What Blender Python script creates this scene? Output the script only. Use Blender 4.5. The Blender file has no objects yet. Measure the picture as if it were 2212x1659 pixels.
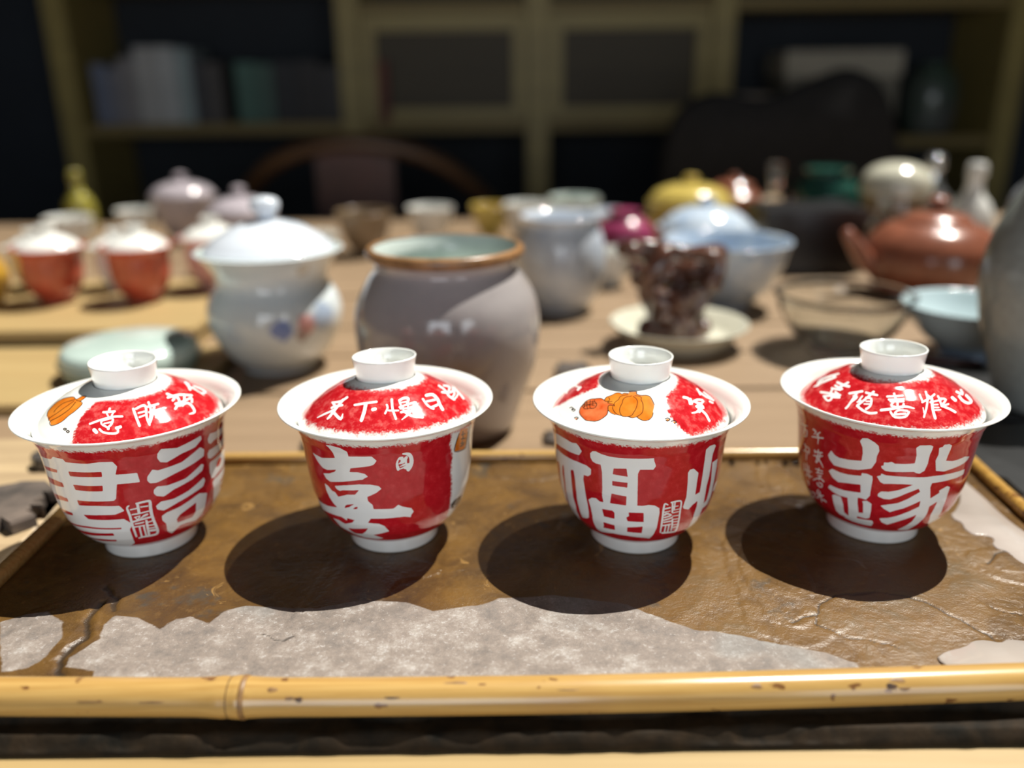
import bpy, bmesh, math, random
import numpy as np
from mathutils import Vector, Matrix

random.seed(3)
rng = np.random.default_rng(3)
R = math.radians
SC = bpy.context.scene
COL = SC.collection
Z0 = 800.0          # height (mm) of the tea tray's stone surface above the floor

def W(x, y, z=0.0):  # millimetres -> metres
    return Vector((x / 1000, y / 1000, (z + Z0) / 1000))

# ------------------------------------------------------------------ camera
cam_d = bpy.data.cameras.new('camera')
cam = bpy.data.objects.new('camera', cam_d)
COL.objects.link(cam)
cam_d.sensor_width = 36
cam_d.lens = 1832 / 2212 * 36
cam_d.clip_start = 0.01
cam_d.clip_end = 50
p, r = R(19.33), R(-.66)
f = Vector((0, math.cos(p), -math.sin(p)))
rt = Vector((1, 0, 0))
up = rt.cross(f)
X = rt * math.cos(r) + up * math.sin(r)
Y = -rt * math.sin(r) + up * math.cos(r)
m = Matrix((X, Y, -f)).transposed().to_4x4()
m.translation = W(0, 0, 210.1)
cam.matrix_world = m
cam_d.dof.use_dof = True
cam_d.dof.focus_distance = 0.356
cam_d.dof.aperture_fstop = 3.2
cam_d.dof.aperture_blades = 0
SC.camera = cam

# ------------------------------------------------------------------ light
world = bpy.data.worlds.new('world')
SC.world = world
world.use_nodes = True
bg = world.node_tree.nodes['Background']
bg.inputs[0].default_value = (.62, .72, .86, 1)
bg.inputs[1].default_value = .06

def sun(name, vec, strength, colour, ang):
    l = bpy.data.lights.new(name, 'SUN')
    l.energy = strength
    l.color = colour
    l.angle = R(ang)
    o = bpy.data.objects.new(name, l)
    COL.objects.link(o)
    o.rotation_euler = Vector(vec).to_track_quat('Z', 'Y').to_euler()
    o.location = (1.5, 1.5, 4)
sun('sun', (26.5, 19, 70.3), 7.6, (1, .95, .86), .53)
sun('sun_mirrored_by_glass', (22, 32, 70), .9, (1, .96, .9), .6)

def area(name, loc, target, sx, sy, power, colour):
    l = bpy.data.lights.new(name, 'AREA')
    l.shape = 'RECTANGLE'
    l.size, l.size_y = sx, sy
    l.energy = power
    l.color = colour
    o = bpy.data.objects.new(name, l)
    COL.objects.link(o)
    o.location = loc
    o.rotation_euler = (Vector(target) - Vector(loc)).to_track_quat('-Z', 'Y').to_euler()
area('window_fill', (-.25, -1.5, 1.05), (0, .4, .84), .9, 1.0, 14.5, (.86, .93, 1))  # unseen fill lamps for the bowl fronts, standing in for windows behind the camera
area('window_fill', (.95, -1.3, 1.05), (0, .4, .84), .5, 1.0, 6.8, (.9, .95, 1))

SC.view_settings.view_transform = 'Standard'
SC.view_settings.look = 'None'
SC.view_settings.gamma = 1
SC.view_settings.exposure = 0
SC.view_settings.use_curve_mapping = False
SC.cycles.max_bounces = 8
SC.cycles.caustics_reflective = False
SC.cycles.caustics_refractive = False
SC.cycles.sample_clamp_indirect = 4

# ------------------------------------------------------------------ materials
class NT:
    def __init__(s, name):
        s.m = bpy.data.materials.new(name)
        s.m.use_nodes = True
        s.t = s.m.node_tree
        s.b = s.t.nodes['Principled BSDF']
        s.tc = None
    def n(s, kind, **kw):
        o = s.t.nodes.new(kind)
        for k, v in kw.items():
            setattr(o, k, v)
        return o
    def put(s, sock, v):
        if hasattr(v, 'links') or hasattr(v, 'is_linked'):
            s.t.links.new(v, sock)
        elif isinstance(v, (tuple, list)) and len(v) == 3 and sock.type == 'RGBA':
            sock.default_value = (*v, 1)
        else:
            sock.default_value = v
    def set(s, **kw):
        for k, v in kw.items():
            s.put(s.b.inputs[k.replace('_', ' ')], v)
        return s
    def coord(s, scale=(1, 1, 1), rot=(0, 0, 0)):
        if s.tc is None:
            s.tc = s.n('ShaderNodeTexCoord')
        mp = s.n('ShaderNodeMapping')
        mp.inputs['Scale'].default_value = scale
        mp.inputs['Rotation'].default_value = rot
        s.t.links.new(s.tc.outputs['Object'], mp.inputs[0])
        return mp.outputs[0]
    def noise(s, scale=50, detail=4, rough=.55, stretch=(1, 1, 1), dist=0.0):
        n = s.n('ShaderNodeTexNoise')
        s.t.links.new(s.coord(stretch), n.inputs['Vector'])
        n.inputs['Scale'].default_value = scale
        n.inputs['Detail'].default_value = detail
        n.inputs['Roughness'].default_value = rough
        n.inputs['Distortion'].default_value = dist
        return n.outputs['Fac']
    def attr(s, name):
        return s.n('ShaderNodeAttribute', attribute_name=name).outputs['Fac']
    def math(s, op, a, b=0.0, c=0.0, clamp=False):
        n = s.n('ShaderNodeMath', operation=op, use_clamp=clamp)
        s.put(n.inputs[0], a); s.put(n.inputs[1], b)
        if op in ('MULTIPLY_ADD',):
            s.put(n.inputs[2], c)
        return n.outputs[0]
    def step(s, v, a, b, lo=0.0, hi=1.0):
        n = s.n('ShaderNodeMapRange', interpolation_type='SMOOTHSTEP')
        s.put(n.inputs[0], v)
        n.inputs[1].default_value = a; n.inputs[2].default_value = b
        n.inputs[3].default_value = lo; n.inputs[4].default_value = hi
        return n.outputs[0]
    def mix(s, fac, a, b):
        n = s.n('ShaderNodeMix', data_type='RGBA')
        s.put(n.inputs[0], fac); s.put(n.inputs[6], a); s.put(n.inputs[7], b)
        return n.outputs[2]
    def ramp(s, v, *stops):
        n = s.n('ShaderNodeValToRGB')
        e = n.color_ramp.elements
        while len(e) < len(stops):
            e.new(.5)
        for k, (pos, c) in enumerate(stops):
            e[k].position = pos
            e[k].color = (*c, 1)
        s.put(n.inputs[0], v)
        return n.outputs[0]
    def bump(s, h, strength=.3, dist=.001, prev=None):
        n = s.n('ShaderNodeBump')
        n.inputs['Strength'].default_value = strength
        n.inputs['Distance'].default_value = dist
        s.put(n.inputs['Height'], h)
        if prev is not None:
            s.put(n.inputs['Normal'], prev)
        return n.outputs[0]

def simple(name, c, rough=.4, var=.12, scale=60, metal=0.0, bump=0.0, coat=0.0, c2=None, stretch=(1, 1, 1)):
    t = NT(name)
    nz = t.noise(scale, 4, .6, stretch)
    d = c2 or tuple(v * (1 - var * 2.2) for v in c)
    t.set(Base_Color=t.ramp(nz, (.3, d), (.7, c)), Roughness=rough, Metallic=metal)
    if coat:
        t.set(Coat_Weight=coat, Coat_Roughness=.05)
    if bump:
        t.set(Normal=t.bump(nz, bump, .001))
    return t.m

WHITE = (.80, .82, .79)
def painted_porcelain(name, lid):
    t = NT(name)
    nf = t.noise(900, 3, .6)
    nm = t.noise(260, 4, .65)
    nb = t.noise(70, 2, .5)
    wash = t.attr('wash')
    bare = t.attr('bare')
    # sponged red wash: dense in the middle, breaking into specks at its borders
    edge = t.math('ADD', wash, t.math('MULTIPLY', t.math('SUBTRACT', nf, .5), 5.0 if lid else 3.2))
    edge = t.math('ADD', edge, t.math('MULTIPLY', t.math('SUBTRACT', nm, .5), 5.0 if lid else 2.6))
    red_m = t.step(edge, 0.0, 2.8 if lid else 1.5)
    bedge = t.math('ADD', bare, t.math('MULTIPLY', t.math('SUBTRACT', nf, .5), 4.0))
    bedge = t.math('ADD', bedge, t.math('MULTIPLY', t.math('SUBTRACT', nm, .5), 2.5))
    red_m = t.math('MULTIPLY', red_m, t.step(bedge, -.7, .9, 1, 0), clamp=True)
    if lid:
        red = t.ramp(nm, (.30, (.38, .006, .010)), (.5, (.46, .014, .020)), (.72, (.62, .12, .11)))
    else:
        red = t.ramp(nm, (.30, (.40, .006, .012)), (.55, (.47, .012, .020)), (.8, (.56, .045, .05)))
    white = t.ramp(nb, (.3, tuple(v * .985 for v in WHITE)), (.7, WHITE))
    col = t.mix(red_m, white, red)
    glyph = t.attr('glyph')
    wob = t.math('MULTIPLY', t.math('SUBTRACT', t.noise(1500, 2), .5), .18)
    col = t.mix(t.step(t.math('ADD', glyph, wob), -.07, .07), col, (.78, .79, .78))
    org = t.ramp(t.noise(160, 2, .5), (.3, (.62, .14, .008)), (.7, (.70, .24, .03)))
    col = t.mix(t.step(t.attr('orange'), -.07, .07), col, org)
    frt = t.ramp(t.noise(190, 3, .5), (.3, (.58, .07, .008)), (.7, (.68, .20, .07)))
    col = t.mix(t.step(t.attr('fruit'), -.07, .07), col, frt)
    col = t.mix(t.step(t.attr('ink'), -.17, .03), col, (.035, .017, .010))
    t.set(Base_Color=col, Roughness=.10, Coat_Weight=.4, Coat_Roughness=.03,
          Subsurface_Weight=.08, Subsurface_Radius=(.003, .0025, .002), Subsurface_Scale=1.0)
    t.set(Normal=t.bump(t.noise(140, 2, .5), .05, .0012))
    return t.m

M = {}
M['body'] = painted_porcelain('painted_porcelain_bowl', False)
M['lidp'] = painted_porcelain('painted_porcelain_lid', True)
t = NT('white_porcelain')
t.set(Base_Color=t.ramp(t.noise(60, 2), (.3, (.77, .79, .77)), (.7, (.80, .82, .80))), Roughness=.10, Coat_Weight=.4, Coat_Roughness=.03,
      Subsurface_Weight=.08, Subsurface_Radius=(.003, .0025, .002), Subsurface_Scale=1.0)
M['white'] = t.m

# slate
t = NT('wet_and_dry_slate')
dry = t.attr('dry')
nL, nM, nS = t.noise(9, 5, .6), t.noise(45, 6, .65, dist=.6), t.noise(330, 5, .7)
dm = t.step(t.math('ADD', dry, t.math('MULTIPLY', t.math('SUBTRACT', nM, .5), 5)), -.5, .6)
wet = t.ramp(t.math('ADD', t.math('MULTIPLY', nL, .55), t.math('MULTIPLY', nM, .45)),
             (.33, (.038, .023, .013)), (.45, (.078, .042, .014)), (.56, (.128, .068, .017)), (.68, (.100, .070, .034)))
wet = t.mix(t.step(t.noise(240, 5, .8), .52, .68, 0, .35), wet, (.17, .10, .035))
wet = t.mix(t.step(t.noise(28, 4, .7), .60, .70, 0, .6), wet, (.040, .045, .042))
wet = t.mix(t.step(t.noise(60, 4, .7, dist=1), .64, .70, 0, .8), wet, (.24, .14, .045))
nD, nE = t.noise(62, 8, .78), t.noise(520, 4, .75)
dryc = t.ramp(nD, (.34, (.125, .110, .100)), (.5, (.20, .168, .145)), (.66, (.31, .285, .26)))
dryc = t.mix(t.step(t.math('ADD', nE, t.math('MULTIPLY', nD, .6)), .86, .98, 0, .6), dryc, (.38, .37, .36))
dryc = t.mix(t.step(t.noise(16, 3, .5), .58, .68, 0, .5), dryc, (.14, .15, .15))
crack = t.attr('crack')
col = t.mix(dm, wet, dryc)
col = t.mix(t.step(crack, .3, .9, 0, .75), col, (.025, .02, .016))
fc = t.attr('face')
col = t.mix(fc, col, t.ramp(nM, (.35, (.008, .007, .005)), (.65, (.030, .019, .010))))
b1 = t.bump(nS, .5, .0008)
b2 = t.bump(nM, .5, .0014, b1)
rgh = t.mix(dm, t.ramp(nL, (.35, (.16, .16, .16)), (.6, (.36, .36, .36))), (.62, .62, .62))
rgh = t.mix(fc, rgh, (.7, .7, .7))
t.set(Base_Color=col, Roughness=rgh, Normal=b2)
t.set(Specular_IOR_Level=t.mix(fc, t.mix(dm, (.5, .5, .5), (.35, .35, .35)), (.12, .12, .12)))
M['slate'] = t.m

# bamboo
def bamboo(name, c1, c2, spots):
    t = NT(name)
    fib = t.noise(60, 4, .6, (.25, 9, 9))
    col = t.ramp(fib, (.3, c2), (.62, c1))
    sp = t.noise(210, 2, .5, (.55, 1, 1))
    col = t.mix(t.step(sp, spots, spots + .03, 0, .85), col, (.11, .040, .015))
    st = t.noise(46, 3, .6, (.2, 2.6, 2.6))
    col = t.mix(t.step(st, .665, .70, 0, .75), col, (.16, .06, .02))
    col = t.mix(t.step(t.noise(30, 2, .5, (.6, 1, 1)), .66, .78, 0, .35), col, (.30, .16, .06))
    t.set(Base_Color=col, Roughness=.24, Coat_Weight=.25, Coat_Roughness=.1, Normal=t.bump(fib, .12, .0004))
    return t.m
M['bamboo'] = bamboo('varnished_bamboo', (.43, .275, .092), (.34, .195, .055), .675)
M['bamboo_spotted'] = bamboo('spotted_bamboo', (.42, .25, .06), (.27, .14, .03), .60)
M['bamboo_dark'] = bamboo('brown_bamboo', (.42, .27, .09), (.30, .17, .05), .735)
M['node'] = simple('bamboo_node_scar', (.10, .05, .025), .5, .3, 400)
M['scar'] = simple('bamboo_branch_scar', (.26, .14, .05), .5, .25, 500)

def wood(name, c1, c2, rough=.5, scale=30, st=(.12, 2.2, 2.2), bump=.25):
    t = NT(name)
    g = t.noise(scale, 6, .65, st, .4)
    g2 = t.noise(scale * .25, 3, .6, (.4, 1.5, 1.5))
    col = t.mix(t.math('MULTIPLY', g2, .55), t.ramp(g, (.32, c2), (.64, c1)), tuple(v * .62 for v in c1))
    t.set(Base_Color=col, Roughness=rough, Normal=t.bump(g, bump, .0008))
    return t.m
M['plank_tan'] = wood('tan_table_wood', (.30, .21, .13), (.22, .15, .09), .42)
M['plank_grey'] = wood('weathered_table_wood', (.44, .33, .19), (.27, .19, .11), .55, 40, bump=.7)
M['pine'] = wood('pale_yellow_wood', (.40, .29, .13), (.33, .225, .095), .45)
M['shelf'] = wood('olive_shelf_wood', (.30, .22, .075), (.22, .155, .052), .6, 14)
M['panel'] = wood('dark_panel_wood', (.075, .055, .024), (.055, .04, .018), .6, 14)
M['chairwood'] = wood('dark_chair_wood', (.085, .045, .022), (.05, .026, .013), .4, 16)
M['wall'] = simple('dark_blue_wall_paint', (.024, .030, .040), .8, .1, 6)
M['floor'] = simple('dark_floor', (.05, .045, .04), .6, .2, 4)
M['ceil'] = simple('plaster_ceiling', (.16, .15, .14), .9, .05, 4)

# ------------------------------------------------------------------ object helpers
def link(o, parent=None):
    COL.objects.link(o)
    if parent is not None:
        o.parent = parent
    return o
def tag(o, label=None, cat=None, group=None, kind=None):
    if label: o['label'] = label
    if cat: o['category'] = cat
    if group: o['group'] = group
    if kind: o['kind'] = kind
    return o
def empty(name, x, y, z, label, cat, group=None, rot=0):
    o = bpy.data.objects.new(name, None)
    o.empty_display_size = .02
    o.location = W(x, y, z)
    o.rotation_euler = (0, 0, R(rot))
    link(o)
    return tag(o, label, cat, group)
def from_bm(name, bm, mat, parent=None, smooth=True, loc=None):
    me = bpy.data.meshes.new(name)
    bmesh.ops.recalc_face_normals(bm, faces=bm.faces[:])
    bm.to_mesh(me); bm.free()
    for q in me.polygons: q.use_smooth = smooth
    if mat: me.materials.append(mat)
    o = bpy.data.objects.new(name, me)
    if loc is not None: o.location = loc
    return link(o, parent)
def from_arrays(name, co, quads, mat, parent=None, smooth=True):
    me = bpy.data.meshes.new(name)
    co = np.asarray(co, dtype=np.float32); quads = np.asarray(quads, dtype=np.int32)
    me.vertices.add(len(co)); me.vertices.foreach_set('co', co.ravel())
    k = quads.shape[1]
    me.loops.add(quads.size); me.loops.foreach_set('vertex_index', quads.ravel())
    me.polygons.add(len(quads))
    me.polygons.foreach_set('loop_start', np.arange(0, quads.size, k, dtype=np.int32))
    me.polygons.foreach_set('loop_total', np.full(len(quads), k, dtype=np.int32))
    me.update(calc_edges=True)
    me.polygons.foreach_set('use_smooth', np.full(len(quads), smooth))
    me.materials.append(mat)
    o = bpy.data.objects.new(name, me)
    return link(o, parent)
def fattr(o, name, v):
    a = o.data.attributes.new(name, 'FLOAT', 'POINT')
    a.data.foreach_set('value', np.asarray(v, dtype=np.float32).ravel())
def lathe_bm(prof, n=48, bm=None, off=(0, 0, 0), sx=1, sy=1, fn=None, closed=False):
    """prof in mm [(r,z)...]; revolve about z"""
    bm = bm or bmesh.new()
    rows = []
    for r_, z_ in prof:
        if r_ < 1e-4:
            rows.append([bm.verts.new(((off[0]) / 1000, off[1] / 1000, (z_ + off[2]) / 1000))])
            continue
        row = []
        for k in range(n):
            a = 2 * math.pi * k / n
            rr = r_ * (fn(a, z_) if fn else 1)
            row.append(bm.verts.new(((off[0] + rr * sx * math.cos(a)) / 1000, (off[1] + rr * sy * math.sin(a)) / 1000, (z_ + off[2]) / 1000)))
        rows.append(row)
    if closed: rows.append(rows[0])
    for a, b in zip(rows[:-1], rows[1:]):
        if len(a) == 1 and len(b) == 1: continue
        for k in range(n):
            k2 = (k + 1) % n
            if len(a) == 1: bm.faces.new((a[0], b[k], b[k2]))
            elif len(b) == 1: bm.faces.new((a[k], b[0], a[k2]))
            else: bm.faces.new((a[k], b[k], b[k2], a[k2]))
    return bm
def smooth_prof(prof, n):
    pr = np.array(prof, float)
    q = []
    k = len(pr)
    per = max(2, int(math.ceil(n / (k - 1))))
    for i in range(k - 1):
        p0, p1, p2, p3 = pr[max(i - 1, 0)], pr[i], pr[i + 1], pr[min(i + 2, k - 1)]
        for t_ in np.linspace(0, 1, per, endpoint=False):
            q.append(.5 * ((2 * p1) + (-p0 + p2) * t_ + (2 * p0 - 5 * p1 + 4 * p2 - p3) * t_ ** 2 + (-p0 + 3 * p1 - 3 * p2 + p3) * t_ ** 3))
    q.append(pr[-1])
    zm = pr[:, 1].min()
    return [(max(a, 0), max(b, zm)) for a, b in q]
def box_bm(x0, x1, y0, y1, z0, z1, bm=None, bev=0):
    bm2 = bmesh.new()
    vs = [bm2.verts.new((x / 1000, y / 1000, z / 1000)) for x in (x0, x1) for y in (y0, y1) for z in (z0, z1)]
    for f_ in ((0, 1, 3, 2), (4, 6, 7, 5), (0, 4, 5, 1), (2, 3, 7, 6), (0, 2, 6, 4), (1, 5, 7, 3)):
        bm2.faces.new([vs[i] for i in f_])
    if bev:
        bmesh.ops.bevel(bm2, geom=bm2.edges[:], offset=bev / 1000, segments=2, affect='EDGES')
    if bm is None: return bm2
    me = bpy.data.meshes.new('tmp'); bm2.to_mesh(me); bm2.free(); bm.from_mesh(me); bpy.data.meshes.remove(me)
    return bm
def tube_bm(pts, radii, n=12, bm=None, cap=True, flat=1.0):
    bm = bm or bmesh.new()
    pts = [Vector(p_) / 1000 for p_ in pts]
    if not hasattr(radii, '__len__'): radii = [radii] * len(pts)
    rows = []
    prevn = None
    for i, p_ in enumerate(pts):
        d = (pts[min(i + 1, len(pts) - 1)] - pts[max(i - 1, 0)]).normalized()
        if prevn is None:
            prevn = d.orthogonal().normalized()
            if abs(d.z) < .9: prevn = (Vector((0, 0, 1)) - d * d.z).normalized()
        nn = (prevn - d * prevn.dot(d)).normalized(); prevn = nn
        bb = d.cross(nn)
        rows.append([bm.verts.new(p_ + (nn * math.cos(a) * flat + bb * math.sin(a)) * radii[i] / 1000) for a in (2 * math.pi * k / n for k in range(n))])
    for a, b in zip(rows[:-1], rows[1:]):
        for k in range(n):
            bm.faces.new((a[k], a[(k + 1) % n], b[(k + 1) % n], b[k]))
    if cap:
        bm.faces.new(rows[0][::-1]); bm.faces.new(rows[-1])
    return bm
def curve_pts(pts, per=6):
    q = []
    pr = np.array(pts, float)
    for i in range(len(pr) - 1):
        p0, p1, p2, p3 = pr[max(i - 1, 0)], pr[i], pr[i + 1], pr[min(i + 2, len(pr) - 1)]
        for t_ in np.linspace(0, 1, per, endpoint=False):
            q.append(.5 * ((2 * p1) + (-p0 + p2) * t_ + (2 * p0 - 5 * p1 + 4 * p2 - p3) * t_ ** 2 + (-p0 + 3 * p1 - 3 * p2 + p3) * t_ ** 3))
    q.append(pr[-1])
    return [tuple(a) for a in q]

# polygon signed distance (positive inside), points (n,2), polygon (m,2)
def poly_sd(P, V):
    A = V; B = np.roll(V, -1, 0)
    e = B - A
    w = P[:, None, :] - A[None]
    t_ = np.clip((w * e).sum(-1) / ((e * e).sum(-1) + 1e-9), 0, 1)
    d = w - t_[..., None] * e[None]
    dist = np.sqrt((d * d).sum(-1)).min(1)
    c1 = P[:, None, 1] >= A[None, :, 1]
    c2 = P[:, None, 1] < B[None, :, 1]
    cr = e[None, :, 0] * w[..., 1] - e[None, :, 1] * w[..., 0]
    wn = (c1 & c2 & (cr > 0)).sum(1).astype(int) - (~c1 & ~c2 & (cr < 0)).sum(1).astype(int)
    return np.where(wn != 0, dist, -dist)

# ------------------------------------------------------------------ room
def struct(name, bm, mat, smooth=False):
    return tag(from_bm(name, bm, mat, None, smooth), kind='structure')
def zb(z): return z + Z0
struct('floor', box_bm(-2300, 2300, -2500, 2640, -60, 0), M['floor'])
struct('wall_back', box_bm(-2300, 2300, 2640, 2740, 0, 3000), M['wall'])
struct('wall_left', box_bm(-2400, -2300, -2500, 2740, 0, 3000), M['wall'])
struct('wall_right', box_bm(2300, 2400, -2500, 2740, 0, 3000), M['wall'])
# unseen ceiling, its skylight opening shaped to confine the sunbeam to the table
bm = bmesh.new()
sk = (-150, 2000, 300, 2130)
box_bm(-2300, sk[0], -2500, 2740, 3000, 3060, bm)
box_bm(sk[1], 2300, -2500, 2740, 3000, 3060, bm)
box_bm(sk[0], sk[1], -2500, sk[2], 3000, 3060, bm)
box_bm(sk[0], sk[1], sk[3], 2740, 3000, 3060, bm)
struct('ceiling', bm, M['ceil'])

# ------------------------------------------------------------------ table
TZ = -12
table = empty('tea_table', 200, 800, TZ, 'long wooden tea table of planks under all the pottery', 'table')
def tl(o):
    return o
edges = [150]
while edges[-1] < 1500:
    edges.append(min(1535, edges[-1] + random.choice((96, 108, 120, 132))))
for k, (a, b) in enumerate(zip(edges[:-1], edges[1:])):
    dz = random.uniform(-.8, 0)
    mt = 'pine' if a < 240 else ('plank_tan')
    bm = box_bm(-1150 - 200, 1150 - 200, a + 1.2 - 800, b - 1.2 - 800, -34, dz, bev=1.2)
    o = from_bm('plank', bm, M[mt], table, False)
for sx in (-1, 1):
    for y in (210, 1470):
        from_bm('leg', box_bm(sx * 1080 - 200 - 35, sx * 1080 - 200 + 35, y - 835, y - 765, -(Z0 + TZ), -34, bev=3), M['plank_tan'], table, False)
for y in (210, 1470):
    from_bm('apron', box_bm(-1240, 840, y - 812, y - 788, -110, -34, bev=2), M['plank_tan'], table, False)

# weathered old boards lying left of the tray
def rough_board(name, x0, x1, y0, y1, th, mat, label, cat, group=None, z=TZ, amp=3.0, seed=1, rot=0):
    n = 56
    bm = bmesh.new()
    rs = random.Random(seed)
    pts = []
    for i in range(n):
        t_ = i / n * 4
        if t_ < 1: x, y = x0 + (x1 - x0) * t_, y0
        elif t_ < 2: x, y = x1, y0 + (y1 - y0) * (t_ - 1)
        elif t_ < 3: x, y = x1 - (x1 - x0) * (t_ - 2), y1
        else: x, y = x0, y1 - (y1 - y0) * (t_ - 3)
        pts.append((x + rs.uniform(-amp, amp), y + rs.uniform(-amp, amp)))
    cx, cy = (x0 + x1) / 2, (y0 + y1) / 2
    lo = [bm.verts.new(((x - cx) / 1000, (y - cy) / 1000, 0)) for x, y in pts]
    mid = [bm.verts.new(((x - cx) / 1000, (y - cy) / 1000, (th * .75 + rs.uniform(-.2, .2)) / 1000)) for x, y in pts]
    hi = [bm.verts.new(((x - cx) * .985 / 1000, (y - cy) * .985 / 1000, (th + rs.uniform(-.4, .2)) / 1000)) for x, y in pts]
    for a, b in ((lo, mid), (mid, hi)):
        for i in range(n):
            bm.faces.new((a[i], a[(i + 1) % n], b[(i + 1) % n], b[i]))
    bm.faces.new(hi); bm.faces.new(lo[::-1])
    o = from_bm(name, bm, mat, None, False, W(cx, cy, z))
    o.rotation_euler = (0, 0, R(rot))
    return tag(o, label, cat, group)
rough_board('weathered_board', -560, -248, 300, 347, 5, M['plank_grey'], 'weathered wooden board with open grain, nearest one left of the tray', 'board', seed=1, amp=1)
rough_board('weathered_board', -570, -250, 350, 398, 6, M['plank_grey'], 'weathered wooden board left of the tray under the slate shard with wet glints', 'board', seed=2, amp=1)
rough_board('weathered_board', -590, -252, 402, 520, 5.4, M['plank_grey'], 'widest weathered board behind the slate shards at left', 'board', seed=4, amp=1)
M['shard'] = simple('dark_wet_slate', (.16, .13, .11), .16, .3, 30, bump=.5, c2=(.035, .035, .035))
rough_board('slate_shard', -345, -256, 392, 436, 7, M['shard'], 'jagged wet slate shard with bright glints, nearer one left of the tray', 'stone', z=TZ + 6.2, amp=5, seed=5)
rough_board('slate_shard', -292, -240, 470, 496, 7, M['shard'], 'small dark slate shard behind the glinting one at left', 'stone', z=TZ + 5.8, amp=4, seed=8)
M['blackstone'] = simple('black_stone', (.016, .017, .018), .35, .3, 30, bump=.5)
rough_board('black_slate_board', 276, 470, 388, 520, 9, M['blackstone'], 'black slate board lying right of the tray under the tall pale vase', 'board', amp=5, seed=9)
rough_board('black_slate_board', 268, 460, 528, 640, 7, M['blackstone'], 'dark board behind the fourth covered bowl, in front of the blue bowl', 'board', amp=5, seed=10)

# ------------------------------------------------------------------ tea tray
tray = empty('tea_tray', 14, 355, TZ, 'slate tea tray edged with bamboo poles, carrying four red covered bowls', 'tray')
TRX, TRY = 14, 355
DRY = [[(-216.1,303.7),(-209,308.5),(-199.9,310),(-188.7,303.2),(-184.1,292),(-184.6,280.2),(-188.2,273.2),(-197.4,270.6)],
 [(-161.1,270.8),(-174.4,274.3),(-175.4,280),(-168.9,291.7),(-171.3,301.2),(-169.3,307.7),(-158.7,305.9),(-153.4,302.5),(-147.3,299.2),(-143,305.6),(-137.6,307.1),(-128.1,302),(-124.9,310.2),(-116.2,314.2),(-101.8,312.5),(-85.3,310.1),(-66.5,316),(-56.5,316.5),(-46.4,315.6),(-34.8,308.5),(-22.1,311.6),(-14.2,313.2),(-6.3,318.3),(18,319.6),(47.4,311.9),(56.2,305),(64.8,298.3),(73.3,293.4),(91,288.4),(107.7,282.1),(120.7,277.5),(130.8,270.8),(130.4,262),(100.8,256),(-157.7,256)]]
CRACKS = [([(138.3,315.3),(131.9,311.3),(129.4,309.6),(126.7,302.9),(123.5,296.5),(130.1,290.1),(133.7,286.4),(143,284.7),(151.1,280.6)], .5),
 ([(138,315.3),(150,318),(160,319),(169,315.8),(177,309.8),(180.7,301.3),(184.5,298.5),(187.6,292.1),(189.7,288.9),(192,282.8)], .6),
 ([(113.2,296.2),(120,300),(125.3,301.9)], .6), ([(-180.6,317),(-179.4,304.5),(-175.7,293.8),(-177.3,286.7),(-178.5,278),(-173.3,268.6)], 1.4),
 ([(201.3,307.1),(206,303),(212.5,301.3)], .5), ([(-184,330),(-176,322),(-172,312)], 1.0), ([(233,352),(226,350),(222,344),(217,340)], .5), ([(-104,295),(-99,291),(-94,290),(-90,292)], .5)]
gx = np.arange(-238, 272.1, 1.0); gy = np.arange(240.0, 470.1, 1.0)
GX, GY = np.meshgrid(gx, gy)
def vnoise(X_, Y_, cell, seed):
    g_ = np.random.default_rng(seed).random((96, 96))
    u = X_ / cell + 1000; v = Y_ / cell + 1000
    iu = np.floor(u).astype(int); iv = np.floor(v).astype(int)
    fu = u - iu; fv = v - iv
    fu = fu * fu * (3 - 2 * fu); fv = fv * fv * (3 - 2 * fv)
    a = g_[iu % 96, iv % 96]; b = g_[(iu + 1) % 96, iv % 96]; c = g_[iu % 96, (iv + 1) % 96]; d = g_[(iu + 1) % 96, (iv + 1) % 96]
    return (a * (1 - fu) + b * fu) * (1 - fv) + (c * (1 - fu) + d * fu) * fv - .5
H = vnoise(GX, GY, 60, 1) * .9 + vnoise(GX, GY, 23, 2) * .5 + vnoise(GX, GY, 9, 3) * .28 + vnoise(GX, GY, 3.6, 4) * .16
wx = GX + vnoise(GX, GY, 14, 7) * 5; wy = GY + vnoise(GX, GY, 14, 8) * 5
lay = vnoise(wx, wy, 38, 9)                       # split layers of the stone
H += .35 * (lay > .16) + .3 * (lay > .3)
crk = np.zeros_like(H)
PT = np.stack([GX.ravel(), GY.ravel()], 1)
for pts, wd in CRACKS:
    V = np.array(pts)
    jx = PT[:, 0] + (vnoise(PT[:, 0], PT[:, 1], 4, 11)) * 2.0; jy = PT[:, 1] + vnoise(PT[:, 0], PT[:, 1], 4, 12) * 2.0
    P2 = np.stack([jx, jy], 1)
    A, B = V[:-1], V[1:]
    e = B - A
    w_ = P2[:, None] - A[None]
    tt = np.clip((w_ * e).sum(-1) / (e * e).sum(-1), 0, 1)
    d_ = np.sqrt(((w_ - tt[..., None] * e) ** 2).sum(-1)).min(1).reshape(H.shape)
    crk = np.maximum(crk, np.exp(-(d_ / (wd * 1.3)) ** 2))
    H -= wd * .8 * np.exp(-(d_ / (wd * 1.2)) ** 2)
flat = np.zeros_like(H)
CUPS = [(-180.8, 376.0), (-59.7, 378.0), (60.1, 374.2), (180.9, 381.1)]
H -= H.mean()
H = np.clip(H, -1.6, 1.1)
for cx, cy in CUPS:                                # the bowls stand level
    d_ = np.hypot(GX - cx, GY - cy)
    k_ = 1 / (1 + np.exp((d_ - 27) / 2.0))
    H = H * (1 - k_) + (-.12) * k_
edge = np.minimum.reduce([GX - gx[0], gx[-1] - GX, GY - gy[0], gy[-1] - GY])
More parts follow.
